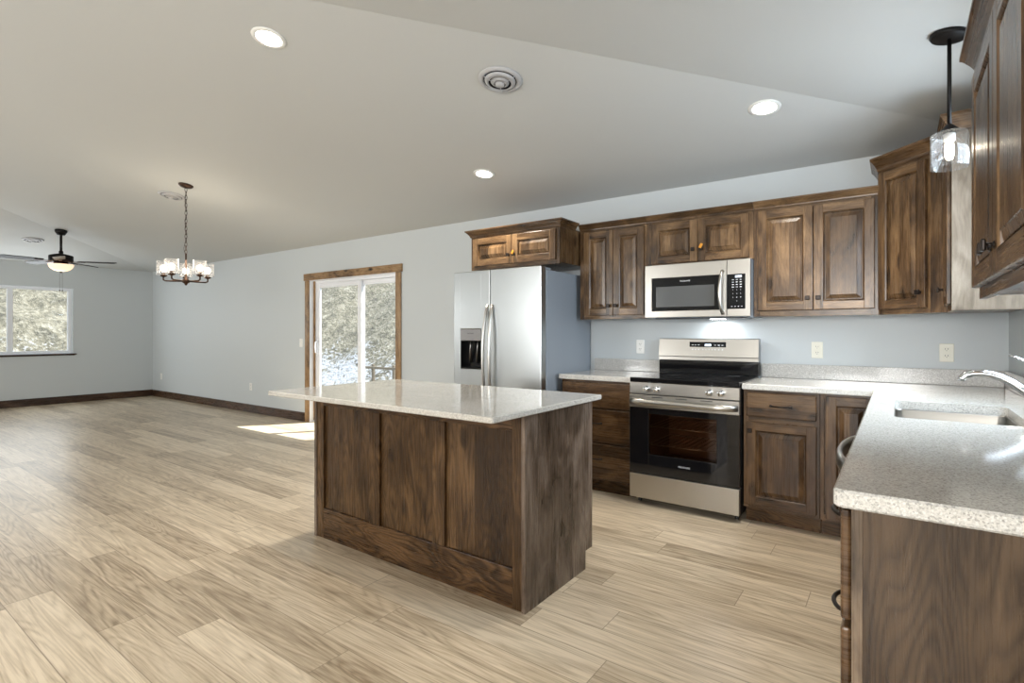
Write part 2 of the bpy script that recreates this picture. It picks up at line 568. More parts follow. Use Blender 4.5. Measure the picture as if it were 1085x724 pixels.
def inset_poly(poly, d):
    n = len(poly)
    area2 = sum(poly[i][0] * poly[(i + 1) % n][1] - poly[(i + 1) % n][0] * poly[i][1] for i in range(n))
    s = 1 if area2 > 0 else -1
    out = []
    for i in range(n):
        p0, p1, p2 = Vector(poly[i - 1]), Vector(poly[i]), Vector(poly[(i + 1) % n])
        d1 = (p1 - p0).normalized(); d2 = (p2 - p1).normalized()
        n1 = Vector((-d1.y, d1.x)) * s; n2 = Vector((-d2.y, d2.x)) * s
        o = n1 + n2
        o = o / o.dot(n2)
        q = p1 + o * d
        out.append((q.x, q.y))
    return out


def world_loc(o):
    v = Vector((0, 0, 0))
    while o is not None:
        v += Vector(o.location); o = o.parent
    return v


def tag(o, label=None, cat=None, group=None, kind=None):
    for k, v in (('label', label), ('category', cat), ('group', group), ('kind', kind)):
        if v: o[k] = v
    return o


def thing(name, loc, label, cat, group=None):
    o = bpy.data.objects.new(name, None)
    o.empty_display_size = 0.1
    COL.objects.link(o)
    o.location = loc
    return tag(o, label, cat, group)


def struct(name, mb, m):
    return tag(mb.build(name, m), kind='structure')


def frame_xf(o, u, n):
    """local x along u, y up (Z), z along outward normal n; origin o"""
    U = Vector(u).normalized(); N = Vector(n).normalized(); V = Vector((0, 0, 1))
    M = Matrix.Identity(4)
    for i in range(3):
        M[i][0], M[i][1], M[i][2], M[i][3] = U[i], V[i], N[i], o[i]
    return M


def raised_door(name, o, u, n, w, h, mats, parent, fr=0.057, t=0.020):
    """cope and stick door with raised panel; material slots: vertical grain, level grain"""
    mb = MB(); mb.xf = frame_xf(o, u, n)
    b = 0.004
    mb.box(0, fr, 0, h, 0, t, b, 0); mb.box(w - fr, w, 0, h, 0, t, b, 0)
    mb.box(fr - 0.004, w - fr + 0.004, 0, fr, 0, t - 0.0006, b, 1); mb.box(fr - 0.004, w - fr + 0.004, h - fr, h, 0, t - 0.0006, b, 1)
    mb.mi = 0; mb.tone = random.random()
    loops = [(fr, t - 0.001), (fr + 0.005, t - 0.006), (fr + 0.007, t - 0.0160), (fr + 0.012, t - 0.0160), (fr + 0.014, t - 0.011), (fr + 0.036, t - 0.004), (fr + 0.038, t - 0.001)]
    rings = []
    for i, d in loops:
        rings.append([mb._v(p) for p in ((i, i, d), (w - i, i, d), (w - i, h - i, d), (i, h - i, d))])
    for a, c in zip(rings, rings[1:]):
        for k in range(4): mb._f([a[k], a[(k + 1) % 4], c[(k + 1) % 4], c[k]])
    mb._f(rings[-1])
    return mb.build(name, mats, parent)


def slab_front(name, o, u, n, w, h, m, parent, t=0.020):
    mb = MB(); mb.xf = frame_xf(o, u, n)
    mb.box(0, w, 0, h, 0, t, 0.006)
    return mb.build(name, m, parent)


def knob(p, u, n, parent, s=0.028):
    """small square bronze knob on a short stem, at p on the door face"""
    mb = MB(); mb.xf = frame_xf(p, u, n)
    mb.lathe([(0.010, 0), (0.010, 0.002), (0.0055, 0.004), (0.0055, 0.015), (0.009, 0.019)], (0, 0, 0), 12)
    mb.box(-s / 2, s / 2, -s / 2, s / 2, 0.017, 0.028, 0.004)
    return mb.build('knob', BRONZE, parent)


def arch_pull(p, u, n, parent, L=0.115):
    mb = MB(); mb.xf = frame_xf(p, u, n)
    pts = []
    for i in range(13):
        a = i / 12
        pts.append((-L / 2 + L * a, 0, 0.004 + 0.028 * math.sin(PI * a) ** 0.55))
    mb.tube(pts, 0.0055, 8)
    for s in (-1, 1): mb.lathe([(0.009, 0), (0.009, 0.004), (0.006, 0.008)], (s * L / 2, 0, 0), 10)
    return mb.build('pull', BRONZE, parent)


def text_mesh(body, size, o, u, n, name, m, parent, depth=0.0006):
    cu = bpy.data.curves.new('lettering', 'FONT')
    cu.body = body; cu.size = size; cu.align_x = 'CENTER'; cu.align_y = 'CENTER'; cu.extrude = depth
    t = bpy.data.objects.new('lettering', cu)
    COL.objects.link(t)
    dg = bpy.context.evaluated_depsgraph_get(); dg.update()
    me = bpy.data.meshes.new_from_object(t.evaluated_get(dg))
    bpy.data.objects.remove(t)
    M = frame_xf(o, u, n)
    off = world_loc(parent)
    me.transform(M); me.transform(Matrix.Translation(-off))
    me.materials.clear(); me.materials.append(m)
    ob = bpy.data.objects.new(name, me)
    COL.objects.link(ob); ob.parent = parent
    return ob


CROWN = [(0, 0), (0.006, 0), (0.010, 0.008), (0.012, 0.018), (0.022, 0.034), (0.036, 0.052), (0.044, 0.060), (0.050, 0.064), (0.050, 0.076), (0, 0.076)]


def crown_prof(h, out):
    return [(u / 0.05 * out, v / 0.076 * h) for u, v in CROWN]


# ------------------------------------------------------------------ setting
XL, YR, H, PITCH = -12.43, -7.8, 2.438, 0.145
T = 0.15

mb = MB(); mb.box(XL - T, T, YR - T, T, -0.12, 0.0); struct('floor', mb, FLOOR)

mb = MB()
hy = YR / 2; rz = H - PITCH * hy
c = [(0, 0, H), (XL, 0, H), (XL, YR, H), (0, YR, H), (hy, hy, rz), (XL - hy, hy, rz)]
lo = [mb._v(p) for p in c]; up = [mb._v((p[0], p[1], p[2] + 0.12)) for p in c]
for f in ((0, 4, 5, 1), (1, 5, 2), (2, 5, 4, 3), (3, 4, 0)):
    mb._f([lo[i] for i in f]); mb._f([up[i] for i in reversed(f)])
for i in range(4): mb._f([lo[i], lo[(i + 1) % 4], up[(i + 1) % 4], up[i]])
struct('ceiling', mb, CEIL)


def wall_with_holes(name, axis, pos, thick, a0, a1, holes):
    """axis 'x': wall runs along x at y=pos..pos+thick; holes: (a0, a1, z0, z1)"""
    mb = MB()
    zt = H + 0.03
    def bx(s0, s1, z0, z1):
        if s1 - s0 < 1e-4 or z1 - z0 < 1e-4: return
        if axis == 'x': mb.box(s0, s1, pos, pos + thick, z0, z1)
        else: mb.box(pos, pos + thick, s0, s1, z0, z1)
    cur = a0
    for h0, h1, z0, z1 in sorted(holes):
        bx(cur, h0, 0, zt); bx(h0, h1, 0, z0); bx(h0, h1, z1, zt); cur = h1
    bx(cur, a1, 0, zt)
    return struct(name, mb, WALL)


DX0, DX1, DZ = -7.165, -5.378, 1.972     # patio door opening
wall_with_holes('wall_back', 'x', 0.0, T, XL - T, T, [(DX0, DX1, 0, DZ)])
W1 = (-2.88, -1.255, 0.875, 2.03)
wall_with_holes('wall_left', 'y', XL - T, T, YR, 0, [W1])
W2 = (-1.90, -1.00, 1.16, 2.08)
wall_with_holes('wall_right', 'y', 0.0, T, YR, 0, [W2])
REAR = [(x - 0.8, x + 0.8, 0.9, 2.15) for x in (-11.3, -6.0, -0.95)]
wall_with_holes('wall_rear', 'x', YR - T, T, XL - T, T, REAR)


def trim_box(name, m, *boxes):
    mb = MB()
    for b in boxes: mb.box(*b, 0.004)
    return struct(name, mb, m)


BBH, BBT = 0.125, 0.016
trim_box('baseboard_back', BASEB, (XL, -7.262, -BBT, -0.0005, 0, BBH), (-5.286, -3.76, -BBT, -0.0005, 0, BBH))
trim_box('baseboard_left', BASEB, (XL + 0.0005, XL + BBT, YR + 0.02, -BBT - 0.0005, 0, BBH))
trim_box('baseboard_rear', BASEB, (XL + 0.03, -0.03, YR + 0.0005, YR + BBT, 0, BBH))


# ---- sliding patio door
d = tag(bpy.data.objects.new('door_1', None), 'sliding glass patio door with wooden casing and white vinyl frame', None, None, 'structure')
COL.objects.link(d); d.location = ((DX0 + DX1) / 2, 0, 0)
mb = MB()
mb.box(-7.250, -7.160, -0.018, -0.0005, 0, 1.965, 0.004); mb.box(-5.392, -5.300, -0.018, -0.0005, 0, 1.965, 0.004)
mb.build('side_casing', TRIMW, d)
mb = MB(); mb.box(-7.272, -5.280, -0.024, -0.0005, 1.967, 2.062, 0.004); mb.build('head_casing', TRIMH, d)
mb = MB()
mb.box(DX0 + 0.0005, DX0 + 0.012, 0.0, 0.075, 0.0, DZ - 0.012); mb.box(DX1 - 0.012, DX1 - 0.0005, 0.0, 0.075, 0.0, DZ - 0.012)
mb.box(DX0 + 0.0005, DX1 - 0.0005, 0.0, 0.075, DZ - 0.012, DZ - 0.0005)
mb.build('jamb', VINYL, d)
mb = MB(); mb.box(DX0 + 0.012, DX0 + 0.034, 0.052, 0.076, 0.02, DZ - 0.012, 0.003); mb.build('jamb_bead', TRIMW, d)
fy0, fy1 = 0.076, 0.148
mb = MB()
mb.box(DX0 + 0.0005, DX0 + 0.05, fy0, fy1, 0, DZ - 0.0005); mb.box(DX1 - 0.04, DX1 - 0.0005, fy0, fy1, 0, DZ - 0.0005)
mb.box(DX0 + 0.05, DX1 - 0.04, fy0, fy1, DZ - 0.045, DZ - 0.0005); mb.box(DX0 + 0.05, DX1 - 0.04, fy0, fy1, 0, 0.04)
mb.build('frame', VINYL, d)
xm = (DX0 + DX1) / 2 + 0.09


def sash(parent, name, x0, x1, y0, y1, st=0.07, sb=0.09):
    mb = MB(); z0, z1 = 0.042, DZ - 0.047
    mb.box(x0, x0 + st, y0, y1, z0, z1, 0.004); mb.box(x1 - st, x1, y0, y1, z0, z1, 0.004)
    mb.box(x0 + st, x1 - st, y0, y1, z0, z0 + sb, 0.004); mb.box(x0 + st, x1 - st, y0, y1, z1 - 0.06, z1, 0.004)
    s = mb.build(name, VINYL, parent)
    mb = MB(); ym = (y0 + y1) / 2
    mb.box(x0 + st - 0.005, x1 - st + 0.005, ym - 0.004, ym + 0.004, z0 + sb - 0.005, z1 - 0.055)
    mb.build('pane', PANE, s)
    return s


s1 = sash(d, 'sliding_panel', DX0 + 0.052, xm + 0.035, 0.078, 0.110)
sash(d, 'fixed_panel', xm - 0.035, DX1 - 0.042, 0.113, 0.145)
mb = MB()
mb.box(DX0 + 0.075, DX0 + 0.10, 0.060, 0.078, 0.93, 1.15, 0.004)
mb.tube([(DX0 + 0.088, 0.074, 0.95), (DX0 + 0.088, 0.035, 0.97), (DX0 + 0.088, 0.028, 1.04), (DX0 + 0.088, 0.035, 1.11), (DX0 + 0.088, 0.074, 1.13)], 0.010, 8)
mb.build('handle', VINYL, s1)


# ---- windows
def window(name, axis, pos, sgn, a0, a1, z0, z1, label, sill=True, mull=True):
    """pos: inner wall face; sgn: direction to outside"""
    e = tag(bpy.data.objects.new(name, None), label, None, None, 'structure'); COL.objects.link(e)
    e.location = (pos, (a0 + a1) / 2, z0) if axis == 'y' else ((a0 + a1) / 2, pos, z0)
    def bx(mb, s0, s1, n0, n1, q0, q1, bev=0.003):
        n0, n1 = pos + sgn * n0, pos + sgn * n1
        if axis == 'y': mb.box(n0, n1, s0, s1, q0, q1, bev)
        else: mb.box(s0, s1, n0, n1, q0, q1, bev)
    f = 0.05
    mb = MB()
    bx(mb, a0 + 0.0005, a0 + f, 0.06, 0.13, z0 + 0.0005, z1 - 0.0005); bx(mb, a1 - f, a1 - 0.0005, 0.06, 0.13, z0 + 0.0005, z1 - 0.0005)
    bx(mb, a0 + f, a1 - f, 0.06, 0.13, z0 + 0.0005, z0 + f); bx(mb, a0 + f, a1 - f, 0.06, 0.13, z1 - f, z1 - 0.0005)
    if mull: bx(mb, (a0 + a1) / 2 - 0.035, (a0 + a1) / 2 + 0.035, 0.065, 0.125, z0 + f, z1 - f)
    mb.build('frame', VINYL, e)
    mb = MB(); bx(mb, a0 + f - 0.01, a1 - f + 0.01, 0.092, 0.098, z0 + f - 0.01, z1 - f + 0.01, 0)
    mb.build('pane', PANE, e)
    if sill:
        mb = MB(); bx(mb, a0 - 0.05, a1 + 0.05, -0.035, -0.0005, z0 - 0.022, z0 - 0.001, 0.006); bx(mb, a0 - 0.03, a1 + 0.03, -0.012, -0.0005, z0 - 0.034, z0 - 0.022, 0.003)
        mb.build('sill', BASEB, e)
    return e


window('window_1', 'y', XL, -1, W1[0], W1[1], W1[2], W1[3], 'white sliding window with dark wood sill on far left wall')
window('window_2', 'y', 0.0, 1, W2[0], W2[1], W2[2], W2[3], 'window above the kitchen sink', sill=False)
for i, r in enumerate(REAR):
    window('window_%d' % (3 + i), 'x', YR, -1, r[0], r[1], r[2], r[3], 'window in the wall behind the viewer')

# ---- hillside outside
def hill_z(x, y):
    dn = max(0.0, max(y - 3.2, (XL - 2.6) - x))
    z = -0.25 + 0.62 * dn if dn < 14 else -0.25 + 0.62 * 14 + 0.2 * (dn - 14)
    k = min(1.0, dn / 1.5)
    z += k * (0.22 * math.sin(x * 1.3 + 0.7 * y) + 0.15 * math.sin(2.9 * x - 1.7 * y + 1) + 0.10 * math.sin(5.1 * y + 3.3 * x) + random.uniform(-0.09, 0.09))
    return z


mb = MB()
xs = [-34 + 0.45 * i for i in range(88)]
ys = [-14 + 0.45 * i for i in range(92)]
gv = {}
for i, x in enumerate(xs):
    for j, y in enumerate(ys):
        gv[i, j] = mb._v((x, y, hill_z(x, y)))
mb.smooth = True
for i in range(len(xs) - 1):
    for j in range(len(ys) - 1):
        mb._f([gv[i, j], gv[i + 1, j], gv[i + 1, j + 1], gv[i, j + 1]])
hill = struct('hillside', mb, HILL)

pr = thing('timber_rail', (-8.6, 2.6, -0.25), 'low timber post and rail out on the snowy slope beyond the patio door', 'railing')
for px in (-8.35, -8.95):
    mb = MB(); mb.box(px - 0.025, px + 0.025, 2.56, 2.61, -0.3, 0.62, 0.006); mb.build('post', POSTW, pr)
mb = MB(); mb.box(-9.15, -8.25, 2.53, 2.5595, 0.53, 0.575, 0.005); mb.build('rail', POSTW, pr)

# ------------------------------------------------------------------ wall cabinets
ZU = 1.357
XN, YN = (1, 0, 0), (0, -1, 0)
FY = -0.305     # frame plane of the regular wall cabinets


def carcass(name, x0, x1, y0, z0, z1, mats, parent, back=-0.001):
    """box body with face frame edges"""
    mb = MB()
    mb.box(x0, x1, y0 + 0.019, back, z0 + 0.012, z1, 0.001, 0)
    return mb.build(name, mats, parent)


def face_frame(x0, x1, y0, z0, z1, parent, mats, st=0.038, rb=0.038, rt=0.038, mid=None):
    mb = MB()
    y1 = y0 + 0.0188
    mb.box(x0, x0 + st, y0, y1, z0, z1, 0.001, 0); mb.box(x1 - st, x1, y0, y1, z0, z1, 0.001, 0)
    mb.box(x0 + st, x1 - st, y0, y1, z0, z0 + rb, 0.001, 1); mb.box(x0 + st, x1 - st, y0, y1, z1 - rt, z1, 0.001, 1)
    for m in mid or []: mb.box(x0 + st, x1 - st, y0, y1, m - 0.019, m + 0.019, 0.001, 1)
    return mb.build('face_frame', mats, parent)


def pair_doors(parent, x0, x1, y, z0, z1, kz, mats=None):
    mats = mats or [WV, WH]
    xm = (x0 + x1) / 2
    a = raised_door('door', (x0, y, z0), XN, YN, xm - 0.002 - x0, z1 - z0, mats, parent)
    b = raised_door('door', (xm + 0.002, y, z0), XN, YN, x1 - xm - 0.002, z1 - z0, mats, parent)
    ka = knob((xm - 0.031, y - 0.0205, kz), XN, YN, a); kb = knob((xm + 0.031, y - 0.0205, kz), XN, YN, b)
    return a, b, ka, kb


def bumper(p, parent):
    mb = MB(); mb.xf = Matrix.Translation(p) @ Matrix.Rotation(0.5, 4, 'Y')
    mb.box(-0.010, 0.010, -0.006, 0.006, -0.018, 0.018, 0.004)
    return mb.build('bumper', AMBER, parent)


# over the refrigerator
t = thing('wall_cabinet', (-3.235, 0, 1.81), 'short deep wall cabinet with two doors directly above the refrigerator', 'cabinet')
carcass('carcass', -3.70, -2.765, -0.612, 1.81, 2.12, WV, t)
face_frame(-3.70, -2.765, -0.612, 1.81, 2.12, t, [WV, WH])
a, b, ka, kb = pair_doors(t, -3.668, -2.797, -0.613, 1.845, 2.092, 1.917)
bumper((-3.196, -0.668, 1.932), kb)
mb = MB(); mb.sweep([(-3.70, -0.002), (-3.70, -0.6125), (-2.765, -0.6125), (-2.765, -0.36)], crown_prof(0.062, 0.045), 2.108)
mb.build('crown_molding', WH, t)

# beside it, tall pair left of the microwave
t = thing('wall_cabinet', (-2.445, 0, ZU), 'tall two-door wall cabinet between refrigerator and microwave', 'cabinet')
carcass('carcass', -2.743, -2.147, FY, ZU, 2.115, WV, t)
face_frame(-2.743, -2.147, FY, ZU, 2.115, t, [WV, WH])
pair_doors(t, -2.70, -2.166, FY - 0.001, 1.388, 2.090, 1.467)
mb = MB(); mb.sweep([(-2.743, FY - 0.0005), (-2.147, FY - 0.0005)], crown_prof(0.058, 0.035), 2.103); mb.build('crown_molding', WH, t)

# above the microwave
t = thing('wall_cabinet', (-1.752, 0, 1.765), 'short two-door wall cabinet directly above the microwave', 'cabinet')
carcass('carcass', -2.145, -1.362, FY, 1.765, 2.115, WV, t)
face_frame(-2.145, -1.362, FY, 1.765, 2.115, t, [WV, WH], rb=0.02)
a, b, ka, kb = pair_doors(t, -2.105, -1.389, FY - 0.001, 1.779, 2.090, 1.867)
bumper((-1.712, -0.362, 1.885), kb)
mb = MB(); mb.sweep([(-2.145, FY - 0.0005), (-1.362, FY - 0.0005)], crown_prof(0.058, 0.035), 2.103); mb.build('crown_molding', WH, t)

# right of the microwave
t = thing('wall_cabinet', (-1.0, 0, ZU), 'wide two-door wall cabinet between microwave and taller corner cabinet', 'cabinet')
carcass('carcass', -1.360, -0.637, FY, ZU, 2.115, WV, t)
face_frame(-1.360, -0.637, FY, ZU, 2.115, t, [WV, WH])
pair_doors(t, -1.332, -0.656, FY - 0.001, 1.398, 2.090, 1.476)
mb = MB(); mb.sweep([(-1.360, FY - 0.0005), (-0.637, FY - 0.0005)], crown_prof(0.058, 0.035), 2.103); mb.build('crown_molding', WH, t)

# diagonal corner cabinet
ZC = 2.262
A_, B_ = Vector((-0.635, -0.305, 0)), Vector((-0.322, -0.61, 0))
du = (B_ - A_).normalized(); dn = Vector((-du.y * -1, -du.x, 0))
dn = Vector((du.y, -du.x, 0))
if dn.y > 0: dn = -dn
Ld = (B_ - A_).length
t = thing('corner_cabinet', (-0.32, -0.3, ZU), 'tall diagonal corner wall cabinet with one door behind the pendant', 'cabinet')
mb = MB(); i_ = -dn * 0.02
mb.prism([(-0.001, -0.001), (-0.634, -0.001), (-0.634, -0.296), (-0.634 + 0.012, -0.305), (-0.325, -0.594), (-0.325, -0.609), (-0.001, -0.609)], ZU + 0.01, ZC)
mb.build('carcass', WV, t)
mb = MB(); mb.xf = frame_xf((A_.x, A_.y, ZU), du, dn)
mb.box(0, 0.035, 0, ZC - ZU, -0.012, 0.001, 0.001, 0); mb.box(Ld - 0.115, Ld, 0, ZC - ZU, -0.012, 0.001, 0.001, 0)
mb.box(0.035, Ld - 0.115, 0, 0.038, -0.012, 0.001, 0.001, 1); mb.box(0.035, Ld - 0.115, ZC - ZU - 0.038, ZC - ZU, -0.012, 0.001, 0.001, 1)
mb.build('face_frame', [WV, WH], t)
o = A_ + du * 0.012 + dn * 0.0015
dw = Ld * 0.745 - 0.012
dr = raised_door('door', (o.x, o.y, 1.388), du, dn, dw, 2.228 - 1.388, [WV, WH], t, fr=0.052)
kp = A_ + du * (0.012 + dw - 0.03) + dn * 0.0217
knob((kp.x, kp.y, 1.476), du, dn, dr)
mb = MB(); mb.sweep([(-0.636, -0.002), (-0.636, -0.3055), (-0.3225, -0.6105)], crown_prof(0.085, 0.047), 2.246)
mb.build('crown_molding', WH, t)

# narrow cabinet on the right wall with the pale lit end panel
t = thing('wall_cabinet', (-0.16, -0.76, ZU), 'narrow wall cabinet by the sink window showing its pale lit end panel', 'cabinet')
mb = MB(); mb.box(-0.300, -0.001, -0.894, -0.611, ZU + 0.01, ZC, 0.001); mb.build('carcass', WV, t)
mb = MB(); mb.box(-0.3235, -0.001, -0.908, -0.8945, ZU, ZC, 0.002); mb.build('end_panel', wood('lit_end_alder', mid=(0.115, 0.088, 0.062), light=(0.24, 0.195, 0.15), board=0.5, figure=0.3, rough=0.5, spec=0.2), t)  # same alder as the cabinet, paled so the window's light is in its colour
xn, un = (-1, 0, 0), (0, -1, 0)
mb = MB(); mb.xf = frame_xf((-0.302, -0.612, ZU), un, xn)
mb.box(0, 0.03, 0, ZC - ZU, 0, 0.0195, 0.001, 0); mb.box(0.252, 0.282, 0, ZC - ZU, 0, 0.0195, 0.001, 0)
mb.box(0.03, 0.252, 0, 0.038, 0, 0.0195, 0.001, 1); mb.box(0.03, 0.252, ZC - ZU - 0.038, ZC - ZU, 0, 0.0195, 0.001, 1)
mb.build('face_frame', [WV, WH], t)
dr = raised_door('door', (-0.3225, -0.640, 1.388), un, xn, 0.252, 2.228 - 1.388, [WV, WH], t, fr=0.045)
knob((-0.343, -0.668, 1.476), un, xn, dr)
mb = MB(); mb.sweep([(-0.3225, -0.612), (-0.3225, -0.908), (-0.001, -0.908)], crown_prof(0.085, 0.047), 2.246); mb.build('crown_molding', WH, t)

# near cabinet on the right wall
ZH = 2.118
HY0, HY1 = -1.996, -3.02
t = thing('wall_cabinet', (-0.16, -2.5, ZU), 'nearest wall cabinet at the right edge with two tall doors', 'cabinet')
mb = MB(); mb.box(-0.300, -0.001, HY1, HY0, ZU + 0.012, ZH, 0.001); mb.build('carcass', WV, t)
mb = MB(); mb.xf = frame_xf((-0.3005, HY0, ZU), un, xn); L_ = HY0 - HY1
mb.box(0, 0.038, 0, ZH - ZU, 0, 0.0195, 0.001, 0); mb.box(L_ - 0.038, L_, 0, ZH - ZU, 0, 0.0195, 0.001, 0)
mb.box(0.038, L_ - 0.038, 0, 0.04, 0, 0.0195, 0.001, 1); mb.box(0.038, L_ - 0.038, ZH - ZU - 0.038, ZH - ZU, 0, 0.0195, 0.001, 1)
mb.box(L_ / 2 - 0.02, L_ / 2 + 0.02, 0.04, ZH - ZU - 0.038, 0, 0.0195, 0.001, 0)
mb.build('face_frame', [WV, WH], t)
d1 = raised_door('door', (-0.321, -2.005, 1.393), un, xn, 0.487, 2.090 - 1.393, [WV, WH], t, fr=0.065)
d2 = raised_door('door', (-0.321, -2.497, 1.393), un, xn, 0.487, 2.090 - 1.393, [WV, WH], t, fr=0.065)
knob((-0.3415, -2.460, 1.470), un, xn, d1, 0.032); knob((-0.3415, -2.530, 1.470), un, xn, d2, 0.032)
mb = MB(); mb.sweep([(-0.001, HY0 + 0.0005), (-0.3215, HY0 + 0.0005), (-0.3215, HY1)], crown_prof(0.085, 0.047), 2.108); mb.build('crown_molding', WH, t)

# ------------------------------------------------------------------ base cabinets
ZB0, ZB1 = 0.105, 0.874
BY = -0.61


def base_body(parent, x0, x1, mats):
    mb = MB()
    mb.box(x0, x1, BY + 0.0195, -0.002, ZB0, ZB1, 0.001, 0)
    o = mb.build('carcass', mats[0], parent)
    mb = MB(); mb.box(x0 + 0.001, x1 - 0.001, -0.545, -0.53, 0.0005, ZB0 - 0.001); mb.build('toe_kick', IH, parent)
    return o


# left three-drawer base
t = thing('base_cabinet', (-2.44, 0, 0), 'three-drawer base cabinet between refrigerator and range', 'cabinet')
base_body(t, -2.742, -2.137, [BV])
face_frame(-2.742, -2.137, BY, ZB0, ZB1, t, [BV, BH], mid=[0.66, 0.393])
for z0, z1, pz in ((0.668, 0.856, None), (0.399, 0.655, 0.548), (0.120, 0.388, 0.275)):
    dr = slab_front('drawer', (-2.728, BY - 0.001, z0), XN, YN, 0.578, z1 - z0, BH, t)
    if pz: arch_pull((-2.44, BY - 0.0215, pz), XN, YN, dr)
# right of the range
t = thing('base_cabinet', (-1.14, 0, 0), 'base cabinet right of the range with one drawer over a raised-panel door', 'cabinet')
base_body(t, -1.361, -0.925, [BV])
face_frame(-1.361, -0.925, BY, ZB0, ZB1, t, [BV, BH], mid=[0.686], st=0.03)
dr = slab_front('drawer', (-1.341, BY - 0.001, 0.702), XN, YN, 0.400, 0.860 - 0.702, BH, t)
arch_pull((-1.137, BY - 0.0215, 0.778), XN, YN, dr)
dr = raised_door('door', (-1.341, BY - 0.001, 0.128), XN, YN, 0.400, 0.668 - 0.128, [BV, BH], t)
knob((-1.316, BY - 0.0215, 0.612), XN, YN, dr)
# corner base
t = thing('corner_base_cabinet', (-0.5, 0, 0), 'corner base cabinet with one full-height door tucked under the worktop', 'cabinet')
mb = MB(); mb.prism([(-0.923, -0.002), (-0.923, BY + 0.0195), (-0.600, BY + 0.0195), (-0.600, -0.915), (-0.002, -0.915), (-0.002, -0.002)], ZB0, ZB1); mb.build('carcass', BV, t)
mb = MB(); mb.box(-0.922, -0.56, -0.545, -0.53, 0.0005, ZB0 - 0.001); mb.box(-0.56, -0.545, -0.914, -0.545, 0.0005, ZB0 - 0.001); mb.build('toe_kick', IH, t)
face_frame(-0.923, -0.60, BY, ZB0, ZB1, t, [BV, BH], st=0.02)
raised_door('door', (-0.893, BY - 0.001, 0.120), XN, YN, 0.26, 0.862 - 0.120, [BV, BH], t)
mb = MB(); mb.box(-0.6195, -0.6005, -0.914, BY - 0.025, ZB0, ZB1, 0.001); mb.build('side_stile', BV, t)
# sink base
t = thing('sink_base_cabinet', (-0.3, -1.37, 0), 'sink base cabinet with two doors under the worktop', 'cabinet')
mb = MB()
mb.box(-0.600, -0.582, -1.828, -0.917, ZB0, ZB1); mb.box(-0.582, -0.002, -0.935, -0.917, ZB0, ZB1); mb.box(-0.582, -0.002, -1.828, -1.810, ZB0, ZB1)
mb.box(-0.582, -0.002, -1.810, -0.935, ZB0, ZB0 + 0.018)
mb.build('carcass', BV, t)
mb = MB(); mb.box(-0.6195, -0.6005, -1.828, -0.917, ZB0, ZB1, 0.001); mb.build('face_frame', BV, t)
for y in (-0.93, -1.377):
    dr = raised_door('door', (-0.6205, y, 0.12), un, xn, 0.437, 0.74, [BV, BH], t)
mb = MB(); mb.box(-0.56, -0.545, -1.827, -0.916, 0.0005, ZB0 - 0.001); mb.build('toe_kick', IH, t)
# dishwasher
t = thing('dishwasher', (-0.3, -2.135, 0), 'dishwasher under the right worktop, only its curved grey handle showing', 'dishwasher')
mb = MB(); mb.box(-0.60, -0.01, -2.438, -1.832, 0.1, 0.868, 0.003); mb.build('tub', FRSIDE, t)
mb = MB(); mb.box(-0.640, -0.601, -2.434, -1.836, 0.115, 0.868, 0.004); dd = mb.build('door', STEEL, t)
mb = MB(); pts = []
for i in range(17):
    a = i / 16
    pts.append((-0.646 - 0.058 * math.sin(PI * a) ** 0.5, -1.87 - 0.53 * a, 0.822))
mb.tube(pts, 0.011, 10, flat=2.6); mb.build('handle', STEEL, dd)
mb = MB(); mb.box(-0.56, -0.545, -2.437, -1.833, 0.0005, 0.098); mb.build('toe_kick', BLACK, t)
# near drawer base with end panel
t = thing('base_cabinet', (-0.3, -2.72, 0), 'nearest base cabinet at lower right, drawer edges beside a wide wood end panel', 'cabinet')
mb = MB(); mb.box(-0.600, -0.002, -2.972, -2.442, ZB0, ZB1, 0.001); mb.build('carcass', BV, t)
mb = MB(); mb.box(-0.6205, -0.6005, -2.9885, -2.442, ZB0, ZB1, 0.001); mb.build('face_frame', BV, t)
mb = MB(); mb.prism([(-0.6000, -2.9735), (-0.6000, -2.990), (-0.002, -2.990), (-0.002, -2.9735)], 0.0005, ZB1)
mb.build('end_panel', wood('near_end_alder', mid=(0.044, 0.026, 0.0135), light=(0.105, 0.066, 0.037), board=0.6, figure=1.6), t)
mb = MB(); mb.box(-0.6210, -0.6003, -2.9915, -2.9888, ZB0 - 0.1, ZB1, 0.001); mb.build('end_stile', wood('pale_stile_alder', mid=(0.19, 0.135, 0.09), light=(0.34, 0.26, 0.19), board=0.5), t)
for z0, z1, pz in ((0.622, 0.862, 0.795), (0.372, 0.607, 0.560), (0.118, 0.357, 0.310)):
    dr = slab_front('drawer', (-0.6215, -2.458, z0), un, xn, 0.524, z1 - z0, BH, t)
    arch_pull((-0.642, -2.735, pz), un, xn, dr, 0.125)
mb = MB(); mb.box(-0.56, -0.545, -2.970, -2.443, 0.0005, ZB0 - 0.001); mb.build('toe_kick', IH, t)

# ------------------------------------------------------------------ worktops
ZT0, ZT1 = 0.8755, 0.914
t = thing('worktop', (-0.4, -0.6, ZT0), 'L-shaped speckled pale quartz worktop with the sink cut into it', 'worktop')
SX0, SX1, SY0, SY1 = -0.552, -0.148, -1.765, -1.130
mb = MB()


